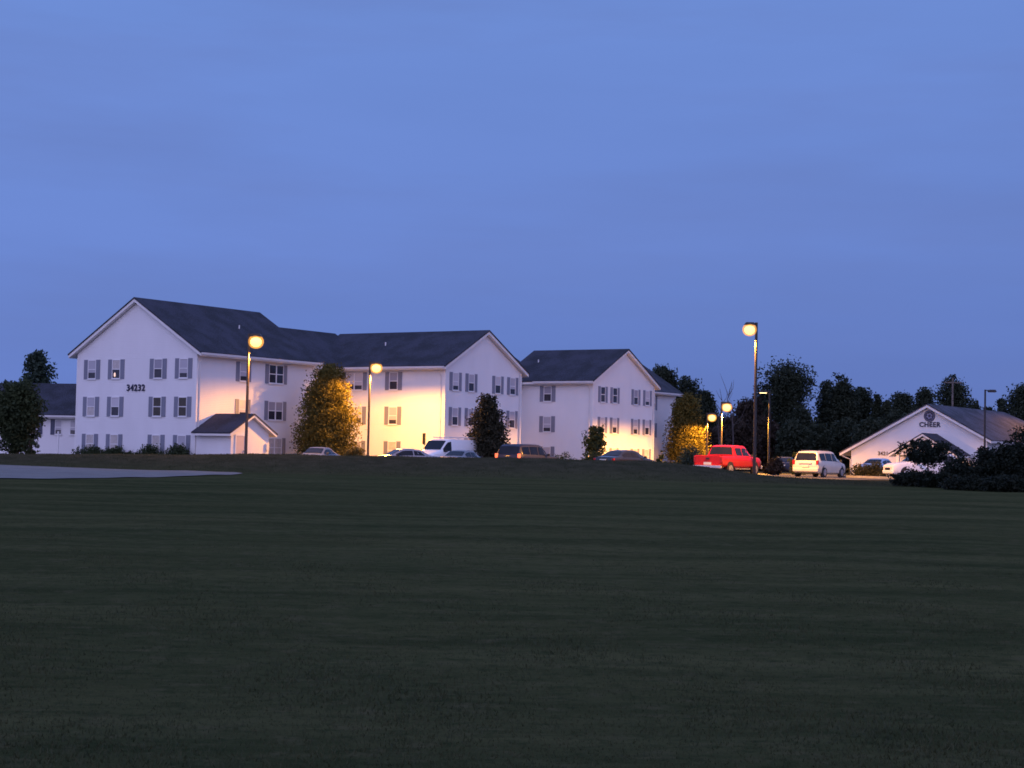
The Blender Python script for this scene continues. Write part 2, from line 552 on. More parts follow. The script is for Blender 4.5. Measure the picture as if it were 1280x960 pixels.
def gable_roof(x0, x1, y0, y1, axis, rz, ez, parent, oh=0.6, rake0=0.35, rake1=0.35, roofm=None, rpos=None):
    """two sloping slabs (dark shingles) over a white soffit/fascia slab; ez is the height of the eave's lower edge line"""
    roofm = roofm or M['roof']
    for nm, mt, d0, d1, g in (('fascia', M['trim'], -0.26, -0.03, 0.0), ('roof', roofm, -0.03, 0.08, 0.05)):
        mb = MB()
        if axis == 'Y':
            xm = (x0 + x1) / 2 if rpos is None else rpos
            for xe, sgn in ((x0 - oh - g, -1), (x1 + oh + g, 1)):
                half = abs(xe - xm)
                zz = rz - (rz - ez) * half / (abs((x1 if sgn > 0 else x0) - xm) + oh)
                poly = [(xe, 0, zz + d0), (xm, 0, rz + d0), (xm, 0, rz + d1), (xe, 0, zz + d1)]
                mb.prism([(p[0], y0 - rake0 - g, p[2]) for p in poly], (0, y1 - y0 + rake0 + rake1 + 2 * g, 0))
        else:
            ym = (y0 + y1) / 2 if rpos is None else rpos
            for ye, sgn in ((y0 - oh - g, -1), (y1 + oh + g, 1)):
                half = abs(ye - ym)
                zz = rz - (rz - ez) * half / (abs((y1 if sgn > 0 else y0) - ym) + oh)
                poly = [(0, ye, zz + d0), (0, ym, rz + d0), (0, ym, rz + d1), (0, ye, zz + d1)]
                mb.prism([(x0 - rake0 - g, p[1], p[2]) for p in poly], (x1 - x0 + rake0 + rake1 + 2 * g, 0, 0))
        mb.build(nm, mt, parent)


W = dict(A=(-12, 0, 0, 13.2, 'Y', 12.01), link=(-11.1, -2.7, 13.25, 24.0, 'Y', 11.10), B=(-6.9, 7.91, 19.54, 30.59, 'X', 11.12),
         mid=(-8.5, -0.5, 30.65, 47, 'Y', 11.05), C=(-2.6, 7.28, 43.52, 55.05, 'X', 11.15), D=(-6.8, 1.58, 50.0, 70.4, 'Y', 11.02))
for k, (x0, x1, y0, y1, ax, rz) in W.items():
    wz = EZ + 0.12
    if ax == 'Y':
        half = (x1 - x0) / 2; oh = 0.6
        slope = (rz - EZ) / (half + oh)
        gable_walls('wall', x0, x1, y0, y1, ax, rz - 0.3, rz - 0.3 - slope * half, bld, M['siding'])
        rk = (0.35, 0.3) if k in ('A', 'D') else (0.0, 0.3)
    else:
        half = (y1 - y0) / 2; oh = 0.55
        slope = (rz - EZ) / (half + oh)
        gable_walls('wall', x0, x1, y0, y1, ax, rz - 0.3, rz - 0.3 - slope * half, bld, M['siding'])
        rk = (0.0, 0.35)
    gable_roof(x0, x1, y0, y1, ax, rz, EZ, bld, oh, rk[0], rk[1])

# gutters under the eaves that face us, with downspouts at the corners
gt = [((0.60, -0.3), (0.60, 13.4)), ((-2.4, 18.98), (8.2, 18.98)), ((1.3, 42.95), (7.6, 42.95)), ((2.18, 55.3), (2.18, 70.6))]
for (a, b) in gt:
    mb = MB()
    if a[0] == b[0]: mb.box(a[0] - .02, a[0] + .12, a[1], b[1], EZ - .16, EZ - .01)
    else: mb.box(a[0], b[0], a[1] - .12, a[1] + .02, EZ - .16, EZ - .01)
    mb.build('gutter', M['gutter'], bld)
for (x, y, dx, dy) in ((0.06, 0.25, .5, 0), (7.55, 19.48, 0, -.5), (7.97, 30.3, 0, 0), (6.95, 43.46, 0, -.5), (7.34, 54.8, 0, 0)):
    mb = MB()
    mb.tube([(x + dx, y + dy, EZ - .12), (x + dx * .9, y + dy * .9, EZ - .25), (x, y, EZ - .75), (x, y, 0.0)], 0.05, 6)
    mb.build('downspout', M['gutter'], bld)
for (x, y, z) in ((-3.11, 7.89, 10.24), (-0.29, 22.64, 9.87), (-0.54, 46.74, 9.86)):
    MB().lathe((x, y, z - .1), [(0.05, 0), (0.05, 0.40), (0.04, 0.44)], 10).build('roof_vent', M['gutter'], bld, smooth=True)


def window(O, t, n, cx, top, parent, double=False, upper='blind', lower='glass', shutters=(1, 1), sh=None, w=0.84, h=1.41, lamp=False):
    """double-hung window on a wall, O wall origin, t tangent along the wall, n outward"""
    t, n = Vector(t), Vector(n)
    ws = [0.0] if not double else [-w / 2 - .0, w / 2 + .0]
    full = w if not double else 2 * w
    a0, a1 = cx - full / 2, cx + full / 2
    z0, z1 = top - h, top
    f = MB()
    fr = .055
    f.obox(O, t, n, a0, a0 + fr, z0, z1, 0.0, 0.05).obox(O, t, n, a1 - fr, a1, z0, z1, 0, 0.05)
    f.obox(O, t, n, a0 + fr, a1 - fr, z1 - fr, z1, 0, 0.05).obox(O, t, n, a0 + fr, a1 - fr, z0, z0 + fr, 0, 0.05)
    if double: f.obox(O, t, n, cx - .05, cx + .05, z0 + fr, z1 - fr, 0, 0.05)
    zm = z0 + h * 0.50
    wr = random.Random(round(cx * 37 + top * 101 + O[1] * 7))
    if upper == 'blind': upper = wr.choice(['blind', 'blind', 'blind2', 'blind3'])
    spans = [(a0 + fr, a1 - fr)] if not double else [(a0 + fr, cx - .05), (cx + .05, a1 - fr)]
    for (p, q) in spans:
        f.obox(O, t, n, p, q, zm - .03, zm + .03, 0, 0.04)
    fo = f.build('window', M['frame'], parent)
    for (p, q) in spans:
        g = MB()
        g.obox(O, t, n, p, q, zm + .03, z1 - fr, 0.002, 0.022, mi=0)
        zb_ = z0 + fr + (wr.choice([0, 0, .0, .12, .2, .3]) if lower == 'glass' else 0)
        g.obox(O, t, n, p, q, zb_ * 0 + z0 + fr, zm - .03 - (zb_ - z0 - fr), 0.002, 0.016, mi=1)
        if zb_ > z0 + fr: g.obox(O, t, n, p, q, zm - .03 - (zb_ - z0 - fr), zm - .03, 0.002, 0.016, mi=0)
        g.build('pane', [M[upper], M[lower]], fo)
    MB().obox(O, t, n, a0 - .04, a1 + .04, z0 - .06, z0 - .002, 0, 0.09).build('sill', M['frame'], fo)
    shw = 0.39
    for k, (p, q) in enumerate(((a0 - shw - .015, a0 - .015), (a1 + .015, a1 + .015 + shw))):
        if shutters[k]:
            MB().obox(O, t, n, p, q, z0 - .02, z1 + .02, 0, 0.045).build('shutter', sh or M['shutter'], fo)
    if lamp:
        c = Vector(O) + t * (cx - .12) + Vector((0, 0, z0 + .3)) + n * .03
        MB().lathe(c, [(0.02, -.16), (0.065, -.1), (0.065, .08), (0.02, .16)], 8).build('bulb', M['bulb'], fo, label='small lit table lamp behind the glass')
    return fo


T1 = 7.56
XA = [-10.44, -7.95, -3.75, -1.27]
ups = {0: ['blind', 'curtain', 'blind', 'blind'], 1: ['blind', 'blind', 'glass_brown', 'glass_brown'], 2: ['curtain', 'curtain', 'curtain', 'blind']}
lows = {0: ['glass', 'glass', 'glass', 'glass'], 1: ['curtain', 'glass', 'glass_brown', 'glass_brown'], 2: ['curtain', 'curtain', 'curtain', 'curtain']}
for r in range(3):
    for i, x in enumerate(XA):
        window((0, 0, 0), (1, 0, 0), (0, -1, 0), x, T1 - 2.75 * r, bld, upper=ups[r][i], lower=lows[r][i], lamp=(r == 0 and i == 1))
for r in range(3):
    if r < 2:
        window((0, 0, 0), (0, 1, 0), (1, 0, 0), 4.95, T1 - 2.75 * r, bld)
    window((0, 0, 0), (0, 1, 0), (1, 0, 0), 8.64, T1 - 2.75 * r, bld, double=True, upper=['glass', 'blind', 'curtain'][r], lower=['glass', 'glass', 'curtain'][r])
for r in range(3):
    window((0, 19.54, 0), (1, 0, 0), (0, -1, 0), -1.0, T1 - 2.75 * r, bld, double=True, lower=['glass', 'glass', 'curtain'][r])
    window((0, 19.54, 0), (1, 0, 0), (0, -1, 0), 2.92, T1 - 2.75 * r, bld, upper=['blind', 'blind', 'curtain'][r], lower=['glass', 'glass', 'curtain'][r])
for r in range(2):
    for i, y in enumerate([20.93, 23.14, 27.0, 29.22]):
        window((7.91, 0, 0), (0, 1, 0), (1, 0, 0), y, T1 - 2.75 * r, bld)
for r in range(3):
    window((0, 43.52, 0), (1, 0, 0), (0, -1, 0), 2.53, T1 - 2.75 * r, bld, lower=['glass', 'glass', 'curtain'][r])
for r in range(3):
    for i, y in enumerate([45.25, 47.46, 51.4, 53.64]):
        if r == 2 and i == 0: continue
        up = 'glass' if (r == 0 and i < 2) else 'blind'
        window((7.28, 0, 0), (0, 1, 0), (1, 0, 0), y, T1 - 2.75 * r, bld, upper='curtain' if r == 2 else up, lower='curtain' if r == 2 else 'glass')
for r in range(2):
    window((1.58, 0, 0), (0, 1, 0), (1, 0, 0), 65.4, T1 - 2.75 * r, bld, lower='glass', upper='blind')
MB().obox((0, 19.54, 0), (1, 0, 0), (0, -1, 0), 5.95, 6.15, 1.9, 2.75, 0, .14).build('utility_box', M['black'], bld)
for (x, y, dx, dy) in ((0, 0, -1, 1), (-12, 0, 1, 1), (7.91, 19.54, -1, 1), (7.91, 30.59, -1, -1), (7.28, 43.52, -1, 1), (7.28, 55.05, -1, -1)):
    e_ = .022
    MB().box(min(x - dx * e_, x + dx * .13), max(x - dx * e_, x + dx * .13), min(y - dy * e_, y + dy * .13), max(y - dy * e_, y + dy * .13), -.2, EZ - .25).build('corner_board', M['trim'], bld)
nm = text_mesh('house_number', '34232', 0.66, 0.03, M['sign_blue'], bld, bold=0.015, spacing=1.14)
nm.location = (-5.9, -0.04, 5.46); nm.rotation_euler = (R(90), 0, 0)

# the small gabled entrance block at the near corner
po = MB().prism([(3.33, 0.05, -.3), (3.33, 4.1, -.3), (3.33, 4.1, 2.30), (3.33, 2.08, 3.42), (3.33, 0.05, 2.30)], (-3.28, 0, 0)).build('entrance_block', M['siding'], bld)
for nm_, mt, d0, d1, g in (('fascia', M['trim'], -.18, -.02, 0.0), ('roof', M['roof'], -.02, .07, .04)):
    mb = MB()
    for s in (-1, 1):
        ye = 2.08 + s * (2.5 + g)
        mb.prism([(0.02, ye, 2.24 + d0), (0.02, 2.08, 3.62 + d0), (0.02, 2.08, 3.62 + d1), (0.02, ye, 2.24 + d1)], (3.66 + g, 0, 0))
    mb.build(nm_, mt, po)
MB().obox((3.33, 0, 0), (0, 1, 0), (1, 0, 0), 0.55, 1.45, 0.05, 2.08, 0.0, .03).build('door', M['door'], po)
mb = MB()
mb.obox((3.33, 0, 0), (0, 1, 0), (1, 0, 0), 0.45, 0.55, 0.05, 2.18, 0, .05).obox((3.33, 0, 0), (0, 1, 0), (1, 0, 0), 1.45, 1.55, 0.05, 2.18, 0, .05).obox((3.33, 0, 0), (0, 1, 0), (1, 0, 0), 0.55, 1.45, 2.08, 2.18, 0, .05)
mb.build('door_frame', M['trim'], po)
MB().obox((3.33, 0, 0), (0, 1, 0), (1, 0, 0), 1.33, 1.39, .95, 1.08, .03, .09).build('handle', M['chrome'], po)
MB().obox((3.33, 0, 0), (0, 1, 0), (1, 0, 0), 3.72, 4.02, 1.1, 1.6, 0, .12).build('meter_box', M['gutter'], po)

# ------------------------------------------------------------------ CHEER building (one-storey hall on the right)
CO = Vector((40.07, 173.0, 0.0))
hall = empty('community_hall', CO, BROT)
tag(hall, 'low white hall with a wide gable reading CHEER under a round dark emblem', 'building')
APZ, SL = 7.82, 0.537
XL, XR = -7.84, 5.75
mb = MB().prism([(XL, 0, .6), (XR, 0, .6), (XR, 0, APZ - .3 - SL * XR), (0, 0, APZ - .3), (XL, 0, APZ - .3 + SL * XL)], (0, 24, 0))
mb.build('wall', M['siding'], hall)
for nm_, mt, d0, d1, g in (('fascia', M['trim'], -.28, -.03, 0.0), ('roof', M['roof2'], -.03, .08, .05)):
    mb = MB()
    for xe in (-8.85 - g, 6.27 + g):
        zz = APZ - SL * abs(xe)
        y0, y1, yh = -.5 - g, 30 + g, 23.2
        # hipped far end: the ridge stops at yh
        P = [(xe, y0, zz), (0, y0, APZ), (0, yh, APZ), (xe, y1, zz)]
        n0 = len(mb.v)
        mb.v += [(p[0], p[1], p[2] + d0) for p in P] + [(p[0], p[1], p[2] + d1) for p in P]
        for a in ((0, 1, 2, 3), (4, 7, 6, 5), (0, 4, 5, 1), (1, 5, 6, 2), (2, 6, 7, 3), (3, 7, 4, 0)):
            mb.f.append(tuple(n0 + i for i in a)); mb.mi.append(0)
    zl, zr = APZ - SL * 8.85, APZ - SL * 6.27
    mb.quad((0, 23.2, APZ + d1 - .004), (-8.85, 30, zl + d1 - .004), (6.27, 30, zr + d1 - .004))
    mb.build(nm_, mt, hall, recalc=False)
MB().box(6.2, 6.34, -.4, 29.8, 4.22, 4.40).build('gutter', M['gutter'], hall)
MB().tube([(-8.75, -.3, 2.95), (-8.7, -.3, 2.8), (-7.9, -.06, 2.45), (-7.9, -.06, .9)], .05, 6).build('downspout', M['gutter'], hall)
em = MB().lathe((0.09, 0, 6.74), [(0.56, 0.0), (0.56, 0.0), (0.56, -.05)], 28, 'Y').build('emblem', M['sign_blue'], hall, label='round dark blue emblem above the word')
mb = MB()
for k in range(28):
    a0, a1 = 2 * math.pi * k / 28, 2 * math.pi * (k + 1) / 28
    q = lambda r, a: (0.09 + r * math.cos(a), -.056, 6.74 + r * math.sin(a))
    mb.quad(q(.43, a0), q(.47, a0), q(.47, a1), q(.43, a1))
for k in range(6):
    a = math.pi * k / 3 + .3
    c = Vector((0.09 + .21 * math.cos(a), -.056, 6.74 + .21 * math.sin(a)))
    mb.quad(*[c + Vector((.10 * math.cos(b), 0, .10 * math.sin(b))) for b in [2 * math.pi * j / 8 for j in range(8)]])
mb.build('ring', M['sign_ring'], em)
tx = text_mesh('lettering', 'CHEER', 0.64, 0.03, M['sign_blue'], hall, bold=0.016, spacing=1.12)
tx.location = (0.13, -.04, 5.90); tx.rotation_euler = (R(90), 0, 0)
tx = text_mesh('street_number', '3421', 0.5, 0.02, M['sign_blue'], hall, bold=0.012, spacing=1.1)
tx.location = (-4.55, -.03, 3.06); tx.rotation_euler = (R(90), 0, 0)
# porch in front of the gable
pr = MB().prism([(-1.9, -3.7, 2.95), (3.6, -3.7, 2.95), (0.84, -3.7, 4.62)], (0, 3.7, 0)).build('porch', M['trim'], hall)
for nm_, mt, d0, d1, g in (('fascia', M['trim'], -.2, -.02, 0.0), ('roof', M['roof'], -.02, .08, .04)):
    mb = MB()
    for s in (-1, 1):
        xe = 0.84 + s * (3.3 + g)
        mb.prism([(xe, -4.0 - g, 2.96 + d0), (0.84, -4.0 - g, 4.96 + d0), (0.84, -4.0 - g, 4.96 + d1), (xe, -4.0 - g, 2.96 + d1)], (0, 3.98 + g, 0))
    mb.build(nm_, mt, pr)
for x in (-1.7, 3.4):
    MB().box(x - .14, x + .14, -3.7, -3.42, .9, 2.94).build('post', M['trim'], pr)
MB().obox((0, 0, 0), (1, 0, 0), (0, -1, 0), 0.1, 2.3, 1.0, 2.9, 0, .03).build('door', M['lit_door'], hall, label='lit glass entrance doors')
MB().box(.95, 1.25, -3.65, -3.35, .9, 2.0).box(.9, 1.3, -3.7, -3.3, 2.0, 2.08).build('orange_patch_standin', M['orange_block'], pr)  # stand-in block for an unclear lit orange patch below the porch
MB().lathe((4.3, 21.0, 5.5), [(0.07, 0), (0.07, .55)], 8).build('roof_vent', M['trim'], hall)

# the far one-storey wing on the left edge
LO = at(96, 560, 152); LO.z = 0.95
lw = empty('annex_building', (LO.x, LO.y, 0.95), R(-12))
tag(lw, 'white annex with dark roof and navy shutters behind the round dark tree', 'building')
gable_walls('wall', -16, 2.5, 0, 8, 'X', 6.2, 3.75, lw, M['siding'])
gable_roof(-16, 2.5, 0, 8, 'X', 6.5, 3.72, lw, .55, .3, .3)
MB().box(-16.3, 2.8, -.68, -.54, 3.56, 3.70).build('gutter', M['gutter'], lw)
for cx in (-1.72, -.36, -3.9, -5.4):
    window((0, 0, 0), (1, 0, 0), (0, -1, 0), cx, 3.35, lw, sh=M['shutter_navy'], w=.62, h=1.25, shutters=(1, 0) if cx == -1.72 else ((0, 1) if cx == -.36 else (1, 1)), lower='glass')
MB().box(-1.02, -.92, -1.6, -1.5, -.3, 2.35).build('porch_post', M['trim'], lw)

# ------------------------------------------------------------------ street lamps
SOD = (1.0, 0.405, 0.05)


def street_lamp(px_pole, py_head, px_head, Y, base_z, label, power, lens='sodium', pole_m='pole', r=0.075, lit=True, cone=178, blend=.22, group='parking lot lamps'):
    H = at(px_head, py_head, Y)
    bx = X_at(px_pole, Y, py_head)
    o = empty('street_lamp', (bx, Y, base_z))
    tag(o, label, 'street lamp', group)
    h = H.z - base_z + (.34 if lens == 'sodium' and lit else 0)
    ax = H.x - bx
    s = 1 if ax > 0 else -1
    MB().tube([(0, 0, -.3), (0, 0, h + .12)], [r * 1.25, r], 10).build('pole', M[pole_m], o, smooth=True)
    L_ = max(abs(ax), .35)
    MB().box(min(s * .05, s * (L_ - .22)), max(s * .05, s * (L_ - .22)), -.04, .04, h + .02, h + .1).build('arm', M[pole_m], o)
    # shoebox housing with a sagging glass lens under it
    mb = MB()
    c0, c1 = s * L_ - .36, s * L_ + .36
    top, bot = [], []
    mb.prism([(c0, -.24, h - .06), (c1, -.24, h - .06), (c1 - .12, -.24, h + .12), (c0 + .12, -.24, h + .12)], (0, .48, 0))
    mb.build('housing', M[pole_m], o, bevel=.02)
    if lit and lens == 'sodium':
        g = MB().lathe((s * L_, 0, h), [(0.24, .0), (0.38, -.10), (0.45, -.24), (0.46, -.40), (0.40, -.56), (0.27, -.69), (0.10, -.75)], 20)  # oversized amber shell added to imitate lamp glare, no fixture part
        lo = g.build('halo_shell', M['halo_shell'], o, smooth=True, angle=80)
        g = MB().lathe((s * L_, 0, h), [(0.10, -.09), (0.25, -.15), (0.335, -.29), (0.325, -.45), (0.24, -.58), (0.10, -.65)], 16)
        lc = g.build('lens', M[lens], o, smooth=True, angle=80)
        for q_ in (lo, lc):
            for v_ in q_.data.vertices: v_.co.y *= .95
    else:
        MB().box(s * L_ - .28, s * L_ + .28, -.18, .18, h - .10, h - .062).build('lens', M[lens] if lit else M['glass'], o)
    if power > 0:
        ld = bpy.data.lights.new('lamp_light', 'SPOT')
        ld.energy = power; ld.color = SOD
        ld.spot_size = R(cone); ld.spot_blend = blend; ld.shadow_soft_size = .18
        lo_ = bpy.data.objects.new('lamp_light', ld); COL.objects.link(lo_)
        lo_.parent = o; lo_.location = (s * L_, 0, h - .98)
    return o


KL = 9500
street_lamp(311, 427, 320, 105.5, tz(-15.4, 105.5), 'lit tall lamp in front of the gabled entrance block of the long building', KL, cone=152, blend=.5)
street_lamp(462.5, 460, 470.5, 133.8, PAV, 'lit lamp just right of the big rounded tree, glowing on the wall', KL * 1.35)
street_lamp(945.5, 412, 937, 114.5, PAV, 'lit lamp on tall black pole in front of the red pickup', KL * 2.2, pole_m='pole_black', r=.085, cone=140, blend=.35)
street_lamp(902, 509, 908.5, 155, PAV, 'lit lamp on thin pole rising behind the roof of the red pickup', KL * 4.2)
street_lamp(884, 522, 890, 178, PAV, 'lit short lamp at the right edge of the dark rounded tree behind the pickup', KL * .8)
street_lamp(962, 490, 954, 150, PAV, 'faint lamp on slim pole before the dark woods, right of the black pole', 260, lens='sodium_dim', pole_m='pole_black')
street_lamp(1231.5, 489, 1240, 150, PAV, 'unlit dark lamp with flat head in front of the low hall', 0, lit=False, pole_m='pole_black')

street_lamp(1338, 503, 1330, 186, PAV, 'lit lamp past the right edge of the picture, glowing on the hall roof', KL * .3)

# ------------------------------------------------------------------ utility pole
up = at(1190, 560, 225)
uo = empty('utility_pole', (up.x, 225, .95)); tag(uo, 'grey wooden utility pole with crossarm rising behind the low hall roof', 'utility pole')
zt = at(1190, 472, 225).z - .95
MB().tube([(0, 0, -.3), (0, 0, zt)], [.17, .11], 8).build('pole', M['wood'], uo, smooth=True)
MB().box(-1.1, 1.1, -.06, .06, zt - .7, zt - .55).build('crossarm', M['wood'], uo)

# ------------------------------------------------------------------ vehicles
SPEC = {
    # x, zlow, zbelt, ztop, wlow, wbelt, wtop
    'minivan': dict(st=[(-2.42, .42, .84, .88, .80, .86, .74), (-2.38, .32, 1.00, 1.05, .90, .93, .80), (-2.14, .26, 1.04, 1.64, .95, .97, .72), (-1.95, .24, 1.05, 1.72, .96, .98, .73),
                        (-1.0, .22, 1.03, 1.76, .97, .99, .75), (.2, .22, 1.01, 1.75, .97, .99, .75), (.55, .22, 1.00, 1.70, .97, .99, .74), (1.42, .22, 1.00, 1.10, .97, .98, .78),
                        (2.05, .24, .90, .96, .94, .95, .74), (2.33, .28, .78, .84, .86, .88, .66), (2.42, .38, .62, .66, .72, .74, .55)],
                    axles=(-1.52, 1.42), r=.335, rear=(1, 2), front=(6, 7), side=[(-2.02, -1.18), (-1.10, -.12), (-.04, 1.16)]),
    'suv': dict(st=[(-2.36, .42, .86, .90, .80, .84, .72), (-2.33, .36, 1.02, 1.06, .90, .92, .80), (-2.12, .30, 1.06, 1.62, .93, .95, .72), (-1.9, .28, 1.07, 1.72, .94, .96, .73),
                    (-.8, .27, 1.05, 1.76, .94, .96, .74), (.1, .27, 1.03, 1.75, .94, .96, .74), (.42, .27, 1.02, 1.68, .94, .96, .73), (1.12, .27, 1.02, 1.13, .94, .95, .80),
                    (2.05, .30, .98, 1.04, .92, .93, .76), (2.30, .33, .86, .92, .85, .87, .68), (2.36, .42, .66, .70, .72, .74, .55)],
                axles=(-1.36, 1.40), r=.36, rear=(1, 2), front=(6, 7), side=[(-1.98, -1.2), (-1.12, -.22), (-.14, .86)]),
    'sedan': dict(st=[(-2.36, .42, .72, .76, .72, .78, .62), (-2.30, .30, .90, .95, .84, .86, .72), (-1.72, .22, .94, 1.02, .88, .90, .74), (-1.02, .20, .94, 1.38, .89, .91, .60),
                      (-.55, .20, .93, 1.45, .89, .91, .61), (.10, .20, .92, 1.45, .89, .91, .61), (.38, .20, .92, 1.41, .89, .91, .60), (1.22, .20, .90, .98, .88, .90, .72),
                      (2.05, .22, .80, .85, .85, .86, .66), (2.30, .28, .68, .72, .76, .78, .56), (2.38, .36, .56, .60, .62, .64, .48)],
                  axles=(-1.36, 1.36), r=.32, rear=(2, 3), front=(6, 7), side=[(-1.28, -.48), (-.40, .92)]),
    'van': dict(st=[(-2.82, .48, 1.2, 1.95, .92, .95, .80), (-2.72, .40, 1.2, 2.03, .98, 1.0, .84), (-1.6, .36, 1.2, 2.10, .99, 1.01, .86), (.6, .36, 1.18, 2.10, .99, 1.01, .86),
                    (1.02, .36, 1.17, 2.02, .99, 1.01, .84), (1.72, .36, 1.15, 1.28, .98, 1.0, .86), (2.42, .38, 1.02, 1.10, .96, .97, .80), (2.66, .40, .86, .92, .90, .92, .72), (2.74, .46, .66, .70, .80, .82, .6)],
                axles=(-1.62, 1.72), r=.37, rear=None, front=(4, 5), side=[(.66, 1.50)]),
    'cab': dict(st=[(-2.95, .62, 1.14, 1.16, .92, .94, .90), (-2.90, .55, 1.20, 1.22, .98, 1.0, .94), (-1.16, .50, 1.22, 1.24, .99, 1.01, .95), (-1.14, .50, 1.22, 1.28, .99, 1.01, .90), (-.98, .50, 1.22, 1.84, .99, 1.01, .74),
                    (-.7, .50, 1.22, 1.91, .99, 1.01, .76), (.55, .50, 1.21, 1.91, .99, 1.01, .76), (.86, .50, 1.20, 1.84, .99, 1.01, .74), (1.50, .50, 1.19, 1.26, .99, 1.0, .84),
                    (2.55, .52, 1.12, 1.18, .97, .98, .82), (2.84, .55, .98, 1.04, .92, .94, .74), (2.95, .62, .76, .80, .82, .84, .62)],
                axles=(-1.80, 1.85), r=.40, rear=(3, 4), front=(7, 8), side=[(-.86, -.02), (.06, 1.22)]),
}


def lerp(a, b, t): return a + (b - a) * t


def station(st, x):
    for a, b in zip(st, st[1:]):
        if a[0] <= x <= b[0]:
            t = (x - a[0]) / (b[0] - a[0])
            return [lerp(p, q, t) for p, q in zip(a, b)]
    return list(st[-1])


def ring(s):
    x, zl, zb, zt, wl, wb, wt = s
    rd = min(.10, (zt - zb) * .3)
    half = [(0, zl), (wl * .9, zl), (wl, zl + .10), (wb, lerp(zl, zb, .55)), (wb * .995, lerp(zl, zb, .85)), (wb * .96, zb), (lerp(wb * .96, wt, .93), zt - rd), (wt * .93, zt - rd * .25), (wt * .6, zt), (0, zt + .008)]
    return half


